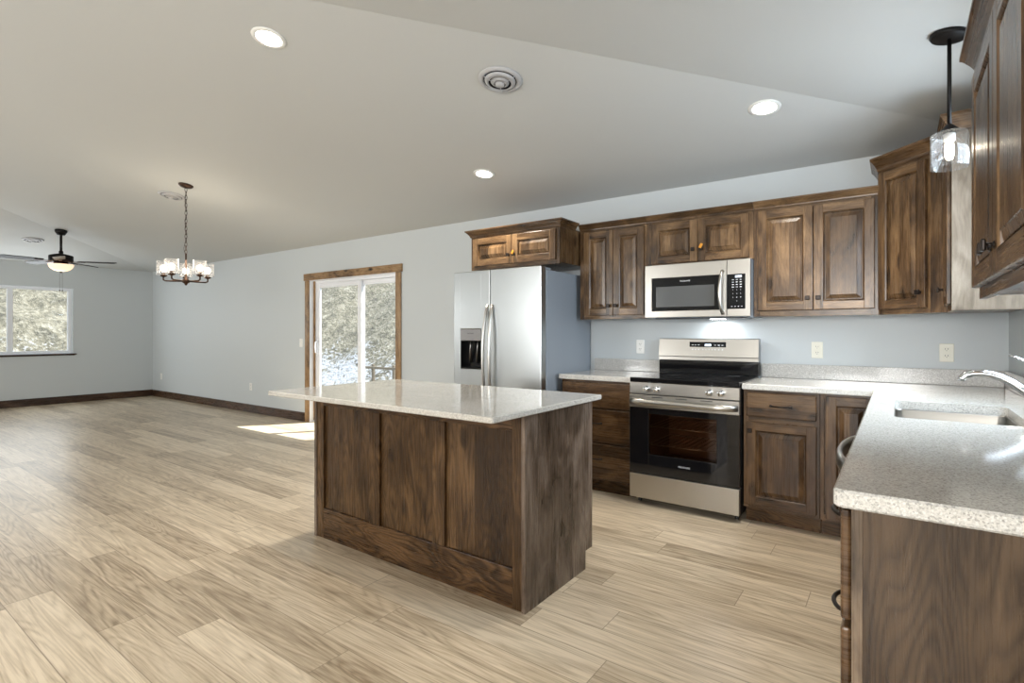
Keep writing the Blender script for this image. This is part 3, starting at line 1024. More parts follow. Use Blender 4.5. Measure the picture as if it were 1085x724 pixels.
def plate_with_hole(mb, outer, hole, z0, z1, bev):
    """outer & hole: CCW polygons; bridges built by triangle fill"""
    mb.tone = 0.5
    ins = inset_poly(outer, bev)
    R = [[mb._v((p[0], p[1], z)) for p in pl] for pl, z in ((ins, z0), (outer, z0 + bev), (outer, z1 - bev), (ins, z1))]
    n = len(outer)
    for a, b in zip(R, R[1:]):
        for i in range(n): mb._f([a[i], a[(i + 1) % n], b[(i + 1) % n], b[i]])
    hb = [mb._v((p[0], p[1], z0)) for p in hole]; ht = [mb._v((p[0], p[1], z1)) for p in hole]
    m = len(hole)
    for i in range(m): mb._f([ht[i], ht[(i + 1) % m], hb[(i + 1) % m], hb[i]])
    for o_, h_ in ((R[0], hb), (R[-1], ht)):
        es = []
        for ring in (o_, h_):
            for i in range(len(ring)):
                e = mb.bm.edges.get((ring[i], ring[(i + 1) % len(ring)]))
                es.append(e)
        bmesh.ops.triangle_fill(mb.bm, use_beauty=True, use_dissolve=False, edges=es)


def rounded(x0, x1, y0, y1, r, k=5):
    pts = []
    for cx, cy, a0 in ((x1 - r, y1 - r, 0), (x0 + r, y1 - r, 90), (x0 + r, y0 + r, 180), (x1 - r, y0 + r, 270)):
        for i in range(k + 1):
            a = math.radians(a0 + 90 * i / k)
            pts.append((cx + r * math.cos(a), cy + r * math.sin(a)))
    return pts


cr = 0.018
corner = [(-0.653 + cr * (1 - math.cos(math.radians(a))), -3.022 + cr * (1 - math.sin(math.radians(a)))) for a in (0, 30, 60, 90)]
outer = [(-0.001, -0.001), (-1.364, -0.001), (-1.364, -0.648), (-0.653, -0.648)] + corner + [(-0.001, -3.022)]
plate_with_hole(mb, outer, rounded(SX0, SX1, SY0, SY1, 0.03), ZT0, ZT1, 0.005)
mb.build('slab', QZ, t)
QZB = quartz('quartz_backsplash', (0.47, 0.455, 0.43), 0.15)
mb = MB(); mb.box(-1.364, -0.022, -0.021, -0.001, ZT1 + 0.0003, 1.016, 0.003); mb.box(-0.021, -0.001, -3.02, -0.001, ZT1 + 0.0003, 1.016, 0.003); mb.build('backsplash', QZB, t)
t = thing('worktop', (-2.44, -0.3, ZT0), 'short quartz worktop between refrigerator and range with low backsplash', 'worktop')
mb = MB(); mb.box(-2.752, -2.134, -0.648, -0.001, ZT0, ZT1, 0.005); mb.build('slab', QZ, t)
mb = MB(); mb.box(-2.752, -2.134, -0.021, -0.001, ZT1 + 0.0003, 1.016, 0.003); mb.build('backsplash', QZB, t)

# sink
t = thing('sink', (-0.35, -1.45, 0.70), 'undermount stainless steel sink set into the quartz worktop', 'sink')
mb = MB(); mb.smooth = True
ro = rounded(SX0 - 0.012, SX1 + 0.012, SY0 - 0.012, SY1 + 0.012, 0.035); r1 = rounded(SX0 + 0.002, SX1 - 0.002, SY0 + 0.002, SY1 - 0.002, 0.03)
r2 = rounded(SX0 + 0.012, SX1 - 0.012, SY0 + 0.012, SY1 - 0.012, 0.04); r3 = rounded(SX0 + 0.04, SX1 - 0.04, SY0 + 0.04, SY1 - 0.04, 0.03)
lp = [(ro, 0.8750), (r1, 0.8748), (r1, 0.868), (r2, 0.72), (r3, 0.700)]
lo_ = [(rounded(SX0 + 0.036, SX1 - 0.036, SY0 + 0.036, SY1 - 0.036, 0.03), 0.697), (rounded(SX0 + 0.008, SX1 - 0.008, SY0 + 0.008, SY1 - 0.008, 0.04), 0.718), (rounded(SX0 - 0.001, SX1 + 0.001, SY0 - 0.001, SY1 + 0.001, 0.03), 0.867), (ro, 0.8735)]
RR = [[mb._v((p[0], p[1], z)) for p in pl] for pl, z in lp]; n = len(ro)
R2 = [[mb._v((p[0], p[1], z)) for p in pl] for pl, z in lo_]
for a, b in list(zip(RR, RR[1:])) + list(zip(R2, R2[1:])) + [(R2[-1], RR[0])]:
    for i in range(n): mb._f([a[i], a[(i + 1) % n], b[(i + 1) % n], b[i]])
mb._f(RR[-1]); mb._f(R2[0])
mb.build('basin', STEELSK, t)
mb = MB(); mb.lathe([(0.02, 0.7005), (0.04, 0.7005), (0.045, 0.703), (0.042, 0.7045), (0.03, 0.702), (0.0, 0.7015)], (-0.35, -1.45, 0), 20, cap=False); mb.build('drain', CHROME, t)

# faucet
FX, FYY = -0.062, -1.45
t = thing('faucet', (FX, FYY, ZT1), 'chrome single-lever kitchen faucet with arched spout over the sink', 'faucet')
mb = MB(); mb.lathe([(0.028, ZT1 + 0.0003), (0.028, ZT1 + 0.008), (0.022, ZT1 + 0.014), (0.020, ZT1 + 0.06), (0.023, ZT1 + 0.10), (0.022, ZT1 + 0.135), (0.012, ZT1 + 0.15), (0.0, ZT1 + 0.152)], (FX, FYY, 0), 20, cap=False); mb.build('body', CHROME, t)
mb = MB()
sp = [(FX - 0.005, 0.955, 0.017), (-0.10, 0.985, 0.0165), (-0.136, 1.015, 0.016), (-0.17, 1.045, 0.0155), (-0.205, 1.066, 0.015), (-0.235, 1.077, 0.0145), (-0.262, 1.081, 0.014), (-0.29, 1.079, 0.0145), (-0.312, 1.070, 0.015), (-0.324, 1.056, 0.0145), (-0.327, 1.046, 0.013)]
mb.tube([(p[0], FYY, p[1]) for p in sp], 0.015, 14, radii=[p[2] for p in sp]); mb.build('spout', CHROME, t)
mb = MB()
hp = [(FX, 1.058), (-0.085, 1.088), (-0.115, 1.118), (-0.145, 1.140), (-0.180, 1.157)]
mb.tube([(p[0], FYY, p[1]) for p in hp], 0.006, 10, radii=[0.010, 0.008, 0.006, 0.005, 0.0045]); mb.build('lever', CHROME, t)

# ------------------------------------------------------------------ island
IX0, IX1, IY0, IY1 = -3.443, -1.872, -2.399, -1.769
t = thing('kitchen_island', ((IX0 + IX1) / 2, (IY0 + IY1) / 2, 0), 'dark wood kitchen island base with three recessed panels', 'island')
PY = IY0 + 0.02
mb = MB(); mb.box(IX0 + 0.02, IX1 - 0.025, PY + 0.004, IY1 - 0.02, 0.105, 0.888); mb.box(IX0 + 0.02, IX1 - 0.025, PY + 0.004, IY1 - 0.075, 0.0005, 0.105); mb.build('carcass', IV, t)
px = [(-3.360, -2.936), (-2.850, -2.446), (-2.361, -1.947)]
ZR0, ZR1 = 0.182, 0.802
for x0, x1 in px:
    mb = MB(); mb.box(x0 - 0.01, x1 + 0.01, PY - 0.004, PY + 0.003, ZR0 - 0.01, ZR1 + 0.01); mb.build('panel', IV, t)
for x0, x1 in ((IX0 + 0.022, -3.360), (-2.936, -2.850), (-2.446, -2.361), (-1.947, IX1 - 0.020)):
    mb = MB(); mb.box(x0, x1, IY0, PY - 0.0045 + 0.0085, ZR0 if -3.3 < x0 < -2.0 else 0.0005, ZR1 if -3.3 < x0 < -2.0 else 0.888, 0.002); mb.build('stile', IV, t)
mb = MB(); mb.box(-3.3598, -1.9472, IY0, PY + 0.004, 0.0005, ZR0 - 0.0003, 0.002); mb.build('bottom_rail', IH, t)
mb = MB(); mb.box(-3.3598, -1.9472, IY0, PY + 0.004, ZR1 + 0.0003, 0.888, 0.002); mb.build('top_rail', IH, t)
# end panels with a toe notch at the back
for x0, x1 in ((IX1 - 0.0195, IX1), (IX0, IX0 + 0.0215)):
    mb = MB()
    mb.xf = Matrix(((0, 0, 1, x0), (1, 0, 0, 0), (0, 1, 0, 0), (0, 0, 0, 1)))
    mb.prism([(IY0 - 0.006, 0.0005), (IY1 - 0.074, 0.0005), (IY1 - 0.074, 0.096), (IY1, 0.096), (IY1, 0.888), (IY0 - 0.006, 0.888)], 0, x1 - x0)
    mb.build('end_panel', IE, t)
t = thing('island_worktop', (-2.635, -2.225, 0.889), 'glossy quartz worktop overhanging the wooden island', 'worktop')
mb = MB(); mb.prism(rounded(-3.447, -1.822, -2.703, -1.748, 0.012, 3), 0.8885, 0.914, 0.004); mb.build('slab', QZI, t)

# ------------------------------------------------------------------ refrigerator
t = thing('refrigerator', (-3.24, -0.42, 0), 'stainless side-by-side refrigerator with water dispenser in its left door', 'refrigerator')
RX0, RX1 = -3.698, -2.788
mb = MB(); mb.box(RX0 + 0.004, RX1 - 0.002, -0.775, -0.03, 0.03, 1.745, 0.006); cab = mb.build('cabinet', FRSIDE, t)
mb = MB(); mb.box(RX0 + 0.01, RX1 - 0.01, -0.772, -0.70, 0.0005, 0.034); mb.build('base_grille', BLACK, t)
XS = -3.293
dx0, dx1, dz0, dz1 = -3.620, -3.392, 0.935, 1.276
# freezer door built around the dispenser opening
mb = MB(); b = 0.006
yf, yb = -0.854, -0.783
mb.box(RX0, dx0, yf, yb, 0.05, 1.77, b); mb.box(dx1, XS - 0.003, yf, yb, 0.05, 1.77, b)
mb.box(dx0 - 0.008, dx1 + 0.008, yf, yb, 0.05, dz0, b); mb.box(dx0 - 0.008, dx1 + 0.008, yf, yb, dz1, 1.77, b)
fd = mb.build('freezer_door', STEELV, t)
mb = MB(); mb.box(XS + 0.003, RX1, yf, yb, 0.05, 1.77, b); rd = mb.build('refrigerator_door', STEELV, t)
mb = MB()
mb.box(dx0, dx1, yb - 0.006, yb - 0.001, dz0, dz1)
mb.box(dx0, dx0 + 0.006, yf + 0.003, yb - 0.006, dz0, dz1); mb.box(dx1 - 0.006, dx1, yf + 0.003, yb - 0.006, dz0, dz1)
mb.box(dx0 + 0.006, dx1 - 0.006, yf + 0.003, yb - 0.006, dz0, dz0 + 0.012)
dsp = mb.build('dispenser', BLKGL, fd)
mb = MB(); mb.box(dx0 + 0.001, dx1 - 0.001, yf - 0.0015, yb - 0.02, dz1 - 0.100, dz1 - 0.001, 0.003); mb.build('control_panel', STEELD, fd)
text_mesh('FRIGIDAIRE', 0.014, ((dx0 + dx1) / 2, yf - 0.0017, dz1 - 0.038), XN, YN, 'brand_lettering', BLACK, fd)
mb = MB()
for px_ in (-3.535, -3.455):
    mb.tube([(px_ + 0.01, -0.815, dz1 - 0.10), (px_ + 0.012, -0.825, dz1 - 0.15), (px_, -0.818, dz1 - 0.20), (px_ - 0.012, -0.800, dz1 - 0.29)], 0.009, 8, flat=2.0)
mb.build('paddle', STEELD, fd)


def bow(x, y, z0, z1, bulge, r, lean):
    pts = []
    for i in range(19):
        a = i / 18
        s = math.sin(PI * a) ** 0.6
        pts.append((x + lean * s, y - bulge * s, z0 + (z1 - z0) * a))
    m_ = MB(); m_.tube(pts, r, 12, flat=1.3)
    return m_


bow(XS - 0.022, yf + 0.002, 0.60, 1.475, 0.058, 0.0125, -0.012).build('handle', STEEL, fd)
bow(XS + 0.022, yf + 0.002, 0.60, 1.475, 0.058, 0.0125, 0.012).build('handle', STEEL, rd)
mb = MB()
mb.bm.free()
for x in (RX0 + 0.05, RX1 - 0.05):
    mb = MB(); mb.box(x - 0.045, x + 0.045, -0.78, -0.70, 1.7455, 1.765, 0.006); mb.build('hinge_cover', FRSIDE, t)

# ------------------------------------------------------------------ range
GX0, GX1 = -2.130, -1.370
GM = (GX0 + GX1) / 2
t = thing('range', (GM, -0.35, 0), 'stainless electric range with black glass cooktop and oven window', 'oven')
mb = MB()
mb.box(GX0 + 0.002, GX0 + 0.022, -0.64, -0.03, 0.05, 0.905); mb.box(GX1 - 0.022, GX1 - 0.002, -0.64, -0.03, 0.05, 0.905)
mb.box(GX0 + 0.022, GX1 - 0.022, -0.05, -0.03, 0.05, 0.905); mb.box(GX0 + 0.022, GX1 - 0.022, -0.64, -0.05, 0.05, 0.07)
mb.box(GX0 + 0.022, GX1 - 0.022, -0.64, -0.05, 0.74, 0.905)
mb.build('body', BLACK, t)
mb = MB()
cx0, cx1, cz0, cz1 = GX0 + 0.10, GX1 - 0.10, 0.27, 0.72
mb.box(cx0 - 0.01, cx0, -0.63, -0.12, cz0, cz1); mb.box(cx1, cx1 + 0.01, -0.63, -0.12, cz0, cz1)
mb.box(cx0, cx1, -0.13, -0.12, cz0, cz1); mb.box(cx0, cx1, -0.63, -0.13, cz0 - 0.01, cz0); mb.box(cx0, cx1, -0.63, -0.13, cz1, cz1 + 0.01)
mb.build('oven_cavity', OVENIN, t)
for rz_ in (0.43, 0.56):
    mb = MB()
    for y in (-0.60, -0.15): mb.tube([(cx0 + 0.002, y, rz_), (cx1 - 0.002, y, rz_)], 0.0035, 6)
    for i in range(13):
        x = cx0 + 0.02 + (cx1 - cx0 - 0.04) * i / 12
        mb.tube([(x, -0.60, rz_ + 0.004), (x, -0.15, rz_ + 0.004)], 0.002, 6)
    mb.build('oven_rack', STEEL, t)
# cooktop
mb = MB(); mb.box(GX0, GX1, -0.672, -0.09, 0.906, 0.920, 0.004); ct = mb.build('cooktop', BLKGL, t)
mb = MB(); mb.box(GX0 + 0.001, GX1 - 0.001, -0.680, -0.645, 0.886, 0.9215, 0.006); mb.build('cooktop_lip', BLKGL, t)
RING = plain('burner_print', (0.030, 0.030, 0.032), 0.12)
for bx_, by_, br in ((GX0 + 0.2, -0.5, 0.105), (GX1 - 0.2, -0.5, 0.09), (GX0 + 0.2, -0.24, 0.075), (GX1 - 0.2, -0.24, 0.09)):
    mb = MB(); mb.lathe([(br, 0.9201), (br, 0.9204), (br - 0.004, 0.9204), (br - 0.004, 0.9201)], (bx_, by_, 0), 32, cap=False); mb.build('burner_ring', RING, ct)
# control strip with knobs
mb = MB(); mb.box(GX0 + 0.001, GX1 - 0.001, -0.678, -0.641, 0.803, 0.8855, 0.003); cs = mb.build('control_strip', STEEL, t)
for kx in (-2.000, -1.924, -1.563, -1.487):
    mb = MB(); mb.lathe([(0.026, -0.6785), (0.026, -0.684), (0.022, -0.690), (0.0205, -0.708), (0.017, -0.712), (0.0, -0.713)], (kx, 0, 0.844), 20, 'Y', cap=False)
    mb.box(kx - 0.0045, kx + 0.0045, -0.722, -0.690, 0.844 - 0.021, 0.844 + 0.021, 0.003)
    mb.build('knob', CHROME, cs)
# oven door
wx0, wx1, wz0, wz1 = -1.985, -1.515, 0.375, 0.665
mb = MB()
Y0, Y1 = -0.682, -0.642
mb.box(GX0 + 0.002, wx0, Y0, Y1, 0.232, 0.707, 0.002); mb.box(wx1, GX1 - 0.002, Y0, Y1, 0.232, 0.707, 0.002)
mb.box(wx0, wx1, Y0, Y1, 0.232, wz0, 0.002); mb.box(wx0, wx1, Y0, Y1, wz1, 0.707, 0.002)
od = mb.build('oven_door', BLKGL, t)
mb = MB(); mb.box(wx0 + 0.0005, wx1 - 0.0005, Y0 + 0.004, Y0 + 0.010, wz0 + 0.0005, wz1 - 0.0005); mb.build('oven_window', OVGLASS, od)
mb = MB(); mb.box(GX0 + 0.001, GX1 - 0.001, Y0 - 0.002, Y1, 0.7075, 0.797, 0.003)
mb.build('door_top_band', STEEL, od)
for i in range(3):
    x = GM + (i - 1) * 0.17
    mb = MB(); mb.box(x - 0.04, x + 0.04, Y0 - 0.0026, Y0 - 0.0019, 0.782, 0.787); mb.build('vent_slot', BLACK, od)
pts = []
for i in range(21):
    a = i / 20
    pts.append((GX0 + 0.012 + (GX1 - GX0 - 0.024) * a, Y0 - 0.006 - 0.046 * min(1, math.sin(PI * a) * 2.2) ** 0.7, 0.751))
mb = MB(); mb.tube(pts, 0.013, 12, flat=1.7); mb.build('handle', STEEL, od)
text_mesh('FRIGIDAIRE', 0.016, (GM + 0.02, Y0 - 0.0006, 0.315), XN, YN, 'brand_lettering', LEGEND, od)
mb = MB(); mb.box(GX0 + 0.002, GX1 - 0.002, -0.682, -0.642, 0.052, 0.226, 0.004); mb.build('storage_drawer', STEEL, t)
for fx in (GX0 + 0.04, GX1 - 0.04):
    for fy_ in (-0.58, -0.08):
        mb = MB(); mb.lathe([(0.013, 0.0003), (0.013, 0.02), (0.008, 0.024), (0.008, 0.051)], (fx, fy_, 0), 12); mb.build('foot', BLACK, t)
# backguard
mb = MB(); mb.box(GX0 + 0.002, GX1 - 0.002, -0.088, -0.022, 0.921, 1.027, 0.004); mb.build('backguard_base', BLKGL, t)
mb = MB()
mb.xf = Matrix(((0, 0, 1, GX0 + 0.003), (1, 0, 0, 0), (0, 1, 0, 0), (0, 0, 0, 1)))
mb.prism([(-0.095, 1.0275), (-0.022, 1.0275), (-0.022, 1.198), (-0.075, 1.198), (-0.083, 1.193), (-0.098, 1.058), (-0.095, 1.052)], 0, GX1 - GX0 - 0.006)
bg = mb.build('backguard', STEEL, t)
bn = Vector((0, -0.135, -0.015)).normalized(); bn = Vector((0, -1, 0.111)).normalized()
mb = MB()
mb.xf = Matrix(((0, 0, 1, 0), (1, 0, 0, 0), (0, 1, 0, 0), (0, 0, 0, 1)))
mb.prism([(-0.0935, 1.090), (-0.085, 1.090), (-0.080, 1.172), (-0.0862, 1.172)], -1.880, -1.602)
dpn = mb.build('display_panel', BLKGL, bg)
mb = MB(); mb.box(-1.760, -1.715, -0.0915, -0.080, 1.140, 1.156, 0.001); mb.build('clock_display', LCD, bg)
for k, x in enumerate((-1.855, -1.832, -1.808, -1.682, -1.655, -1.628)):
    mb = MB(); mb.box(x - 0.007, x + 0.007, -0.0912, -0.080, 1.146, 1.1505); mb.build('key_legend', LEGEND, bg)
    mb = MB(); mb.box(x - 0.005, x + 0.005, -0.0940, -0.080, 1.109, 1.117); mb.build('key_legend', LEGEND, bg)
for x in (-1.775, -1.752, -1.728, -1.705):
    mb = MB(); mb.box(x - 0.003, x + 0.003, -0.0940, -0.080, 1.109, 1.117); mb.build('key_legend', LEGEND, bg)

# ------------------------------------------------------------------ microwave
t = thing('microwave', (-1.74, -0.2, 1.355), 'stainless over-the-range microwave with black window and keypad', 'microwave')
MX0, MX1, MZ0, MZ1, MY = -2.125, -1.364, 1.356, 1.7635, -0.392
mb = MB(); mb.box(MX0 + 0.003, MX1 - 0.003, -0.375, -0.002, MZ0, MZ1, 0.003); mb.build('body', FRSIDE, t)
mb = MB(); b = 0.003; mxd = -1.519
mb.box(MX0, -2.070, MY - 0.01, -0.3755, MZ0 + 0.004, MZ1 - 0.004, b); mb.box(-1.562, mxd - 0.001, MY - 0.01, -0.3755, MZ0 + 0.004, MZ1 - 0.004, b)
mb.box(-2.074, -1.558, MY - 0.01, -0.3755, MZ0 + 0.004, 1.410, b); mb.box(-2.074, -1.558, MY - 0.01, -0.3755, 1.658, MZ1 - 0.004, b)
md = mb.build('door', STEEL, t)
mb = MB(); mb.box(-2.0695, -1.5625, MY - 0.0105, -0.380, 1.4105, 1.6575, 0.002); wd = mb.build('window', BLKGL, md)
mb = MB(); mb.box(-2.036, -1.604, MY - 0.0115, -0.39, 1.438, 1.592, 0.0005); mb.build('screen', GREYSCR, md)
text_mesh('FRIGIDAIRE', 0.015, (-1.815, MY - 0.0107, 1.628), XN, YN, 'brand_lettering', LEGEND, md)
mb = MB(); mb.box(mxd + 0.001, MX1, MY - 0.01, -0.3755, MZ0 + 0.004, MZ1 - 0.004, b); cp = mb.build('control_frame', STEEL, t)
mb = MB(); mb.box(-1.5165, -1.396, MY - 0.0112, -0.385, 1.412, 1.657, 0.001); mb.build('keypad', BLKGL, cp)
mb = MB(); mb.box(-1.462, -1.420, MY - 0.0118, -0.40, 1.632, 1.646); mb.build('clock_display', LCD, cp)
rows = ['1', '2', '3', '4', '5', '6', '7', '8', '9']
for r_ in range(4):
    for c_ in range(3):
        x, z = -1.478 + 0.026 * c_, 1.617 - 0.017 * r_
        mb = MB(); mb.box(x - 0.007, x + 0.007, MY - 0.0117, -0.40, z - 0.0022, z + 0.0022); mb.build('key_legend', LEGEND, cp)
for c_ in range(4):
    mb = MB(); mb.box(-1.485 + 0.022 * c_ - 0.004, -1.485 + 0.022 * c_ + 0.004, MY - 0.0117, -0.40, 1.428, 1.432); mb.build('key_legend', LEGEND, cp)
for k, ch in enumerate(rows + ['0']):
    c_, r_ = (k % 3, k // 3) if k < 9 else (1, 3)
    text_mesh(ch, 0.011, (-1.478 + 0.026 * c_, MY - 0.0113, 1.545 - 0.026 * r_), XN, YN, 'key_digit', LEGEND, cp, 0.0004)
pts = []
for i in range(15):
    a = i / 14
    pts.append((-1.546 - 0.012 * math.sin(PI * a), MY - 0.008 - 0.042 * math.sin(PI * a) ** 0.5, 1.382 + 0.300 * a))
mb = MB(); mb.tube(pts, 0.013, 12, flat=1.3); mb.build('handle', STEEL, md)
mb = MB(); mb.box(MX0 + 0.06, MX1 - 0.06, -0.34, -0.05, MZ0 - 0.006, MZ0 - 0.0005, 0.002); mb.build('filter_grille', BLACK, t)
mb = MB(); mb.box(-1.70, -1.60, -0.16, -0.10, MZ0 - 0.010, MZ0 - 0.0065, 0.001); mb.build('cooktop_lamp', emit('cooktop_lamp', (0.95, 0.98, 1.0), 10.0), t)
l = bpy.data.lights.new('cooktop_lamp', 'AREA'); l.shape = 'RECTANGLE'; l.size, l.size_y = 0.10, 0.06; l.energy = HOOD_W; l.color = (0.9, 0.96, 1.0)
lo3 = bpy.data.objects.new('cooktop_lamp_light', l); COL.objects.link(lo3); lo3.parent = t; lo3.location = Vector((-1.65, -0.13, MZ0 - 0.014)) - world_loc(t)


# ------------------------------------------------------------------ ceiling fittings
def ceil_z(x, y): return H + PITCH * min(-x, -y, x - XL, y - YR)


def ceil_xf(x, y):
    """frame on the sloped ceiling: local -z points into the room"""
    a, b, c2 = -x, -y, x - XL
    m_ = min(a, b, c2)
    nz = Vector((PITCH if m_ == a else (-PITCH if m_ == c2 else 0), PITCH if m_ == b else 0, 1)).normalized()
    q = Vector((0, 0, 1)).rotation_difference(nz)
    return Matrix.Translation((x, y, ceil_z(x, y))) @ q.to_matrix().to_4x4()


LB = {0: 'recessed ceiling light nearest the viewer, at the upper left', 1: 'recessed ceiling light above the range side, nearest the pendant', 2: 'small farther recessed ceiling light in front of the refrigerator'}
for k, (x, y) in enumerate(((-3.294, -2.781), (-1.176, -0.929), (-3.324, -0.894))):
    t = thing('recessed_light', (x, y, ceil_z(x, y)), LB[k], 'light', 'recessed ceiling lights')
    M = ceil_xf(x, y)
    mb = MB(); mb.xf = M
    mb.lathe([(0.066, -0.001), (0.090, -0.001), (0.088, -0.005), (0.072, -0.008), (0.065, -0.006), (0.066, -0.001)], (0, 0, 0), 32, cap=False); mb.build('trim_ring', WHITE, t)
    mb = MB(); mb.xf = M
    mb.lathe([(0.0645, -0.002), (0.0645, -0.0045), (0.0, -0.0055)], (0, 0, 0), 32, cap=False); mb.build('lens', LENS, t)
    l = bpy.data.lights.new('can_lamp', 'SPOT'); l.energy = CAN_W; l.spot_size = 2.1; l.spot_blend = 0.9; l.shadow_soft_size = 0.06; l.color = (1, 0.93, 0.82)
    lo2 = bpy.data.objects.new('can_lamp', l); COL.objects.link(lo2); lo2.parent = t; lo2.location = (0, 0, -0.03)

LBV = ['round louvred ceiling vent above the kitchen between recessed lights', 'round ceiling vent half hidden behind the chandelier chain', 'round ceiling vent beside the ceiling fan']
for k, (x, y) in enumerate(((-2.402, -1.888), (-6.807, -1.874), (-11.041, -2.09))):
    t = thing('ceiling_vent', (x, y, ceil_z(x, y)), LBV[k], 'vent', 'round ceiling vents')
    M = ceil_xf(x, y)
    mb = MB(); mb.xf = M; mb.lathe([(0.10, -0.001), (0.128, -0.001), (0.126, -0.008), (0.108, -0.016), (0.098, -0.012), (0.10, -0.001)], (0, 0, 0), 36, cap=False); mb.build('flange', VENTM, t)
    mb = MB(); mb.xf = M; mb.lathe([(0.099, -0.0015), (0.0, -0.0015)], (0, 0, 0), 36, cap=False); mb.build('throat', SHAFT, t)
    for r0, r1, z0 in ((0.090, 0.066, -0.014), (0.054, 0.034, -0.020)):
        mb = MB(); mb.xf = M; mb.lathe([(r0, z0 + 0.002), (r0, z0), (r1, z0 - 0.014), (r1, z0 - 0.010), (r0, z0 + 0.002)], (0, 0, 0), 36, cap=False); mb.build('cone_ring', VENTM, t)
    mb = MB(); mb.xf = M; mb.lathe([(0.027, -0.028), (0.027, -0.036), (0.018, -0.042), (0.0, -0.043)], (0, 0, 0), 24, cap=False)
    for a in range(3):
        an = a * 2 * PI / 3; ca, sa = math.cos(an), math.sin(an)
        mb.tube([(0.02 * ca, 0.02 * sa, -0.036), (0.09 * ca, 0.09 * sa, -0.022), (0.105 * ca, 0.105 * sa, -0.010)], 0.002, 6)
    mb.build('center_disc', VENTM, t)


def point(name, loc, watts, parent, r=0.03, col=(1, 0.86, 0.66)):
    l = bpy.data.lights.new(name, 'POINT'); l.energy = watts; l.shadow_soft_size = r; l.color = col
    o = bpy.data.objects.new(name, l); COL.objects.link(o); o.parent = parent
    o.location = Vector(loc) - world_loc(parent)


# pendant over the sink
PX, PYY = -0.366, -1.476
pz = ceil_z(PX, PYY)
t = thing('pendant_light', (PX, PYY, pz), 'black stem pendant with seeded glass shade hanging over the sink', 'light')
mb = MB(); mb.xf = ceil_xf(PX, PYY); mb.lathe([(0.0, -0.0005), (0.066, -0.0005), (0.066, -0.012), (0.060, -0.020), (0.0, -0.022)], (0, 0, 0), 28, cap=False); mb.build('canopy', FANBLK, t)
mb = MB(); mb.tube([(PX, PYY, pz - 0.015), (PX, PYY, 2.10)], 0.0075, 10); mb.lathe([(0.0075, 2.115), (0.014, 2.110), (0.034, 2.088), (0.036, 2.080), (0.0, 2.079)], (PX, PYY, 0), 20, cap=False); mb.build('stem', FANBLK, t)
mb = MB(); mb.lathe([(0.012, 2.0785), (0.060, 2.0780), (0.064, 2.072), (0.0645, 1.932), (0.0615, 1.932), (0.061, 2.070), (0.058, 2.0745), (0.012, 2.0755), (0.012, 2.0785)], (PX, PYY, 0), 32, cap=False); mb.build('shade', SEED, t)
mb = MB(); mb.lathe([(0.020, 2.075), (0.020, 2.045), (0.0, 2.044)], (PX, PYY, 0), 16); mb.build('socket', WHITE, t)
mb = MB(); mb.lathe([(0.010, 2.044), (0.015, 2.035), (0.016, 1.985), (0.011, 1.968), (0.0, 1.964)], (PX, PYY, 0), 16, cap=False); mb.build('bulb', BULB, t)
point('pendant_glow', (PX, PYY, 2.00), 3.0, t, 0.02)

# chandelier
CX, CY = -6.295, -1.947
cz = ceil_z(CX, CY)
t = thing('chandelier', (CX, CY, cz), 'five-light bronze chandelier with clear cylinder shades hanging from a chain', 'chandelier')
mb = MB(); mb.xf = ceil_xf(CX, CY); mb.lathe([(0.0, -0.0005), (0.066, -0.0005), (0.066, -0.010), (0.050, -0.024), (0.012, -0.032), (0.0, -0.033)], (0, 0, 0), 24, cap=False); mb.build('canopy', BRONZE2, t)
ztop, zst = cz - 0.030, 2.03
mb = MB()
nl = 17
pitch_ = (ztop - zst) / nl
for i in range(nl):
    zc = ztop - pitch_ * (i + 0.5)
    pts = []
    for k in range(12):
        a = 2 * PI * k / 12
        u_, v_ = 0.0105 * math.cos(a), (pitch_ * 0.62) * math.sin(a)
        pts.append((CX + (u_ if i % 2 else 0), CY + (0 if i % 2 else u_), zc + v_))
    mb.tube(pts, 0.0024, 6, closed=True)
mb.build('chain', BRONZE2, t)
mb = MB(); pts = []
for i in range(26):
    a = i / 25
    pts.append((CX + 0.012 * math.sin(a * 19) - (0.03 * math.sin(PI * (a - 0.82) / 0.18) if a > 0.82 else 0), CY + 0.008 * math.cos(a * 19), ztop - (ztop - zst + 0.02) * a))
mb.tube(pts, 0.002, 6); mb.build('cord', BRONZE, t)
mb = MB(); mb.lathe([(0.005, 2.035), (0.0075, 2.03), (0.0075, 1.80), (0.016, 1.795), (0.016, 1.78), (0.034, 1.772), (0.034, 1.745), (0.016, 1.735), (0.010, 1.72), (0.0, 1.715)], (CX, CY, 0), 16, cap=False); mb.build('stem', BRONZE2, t)
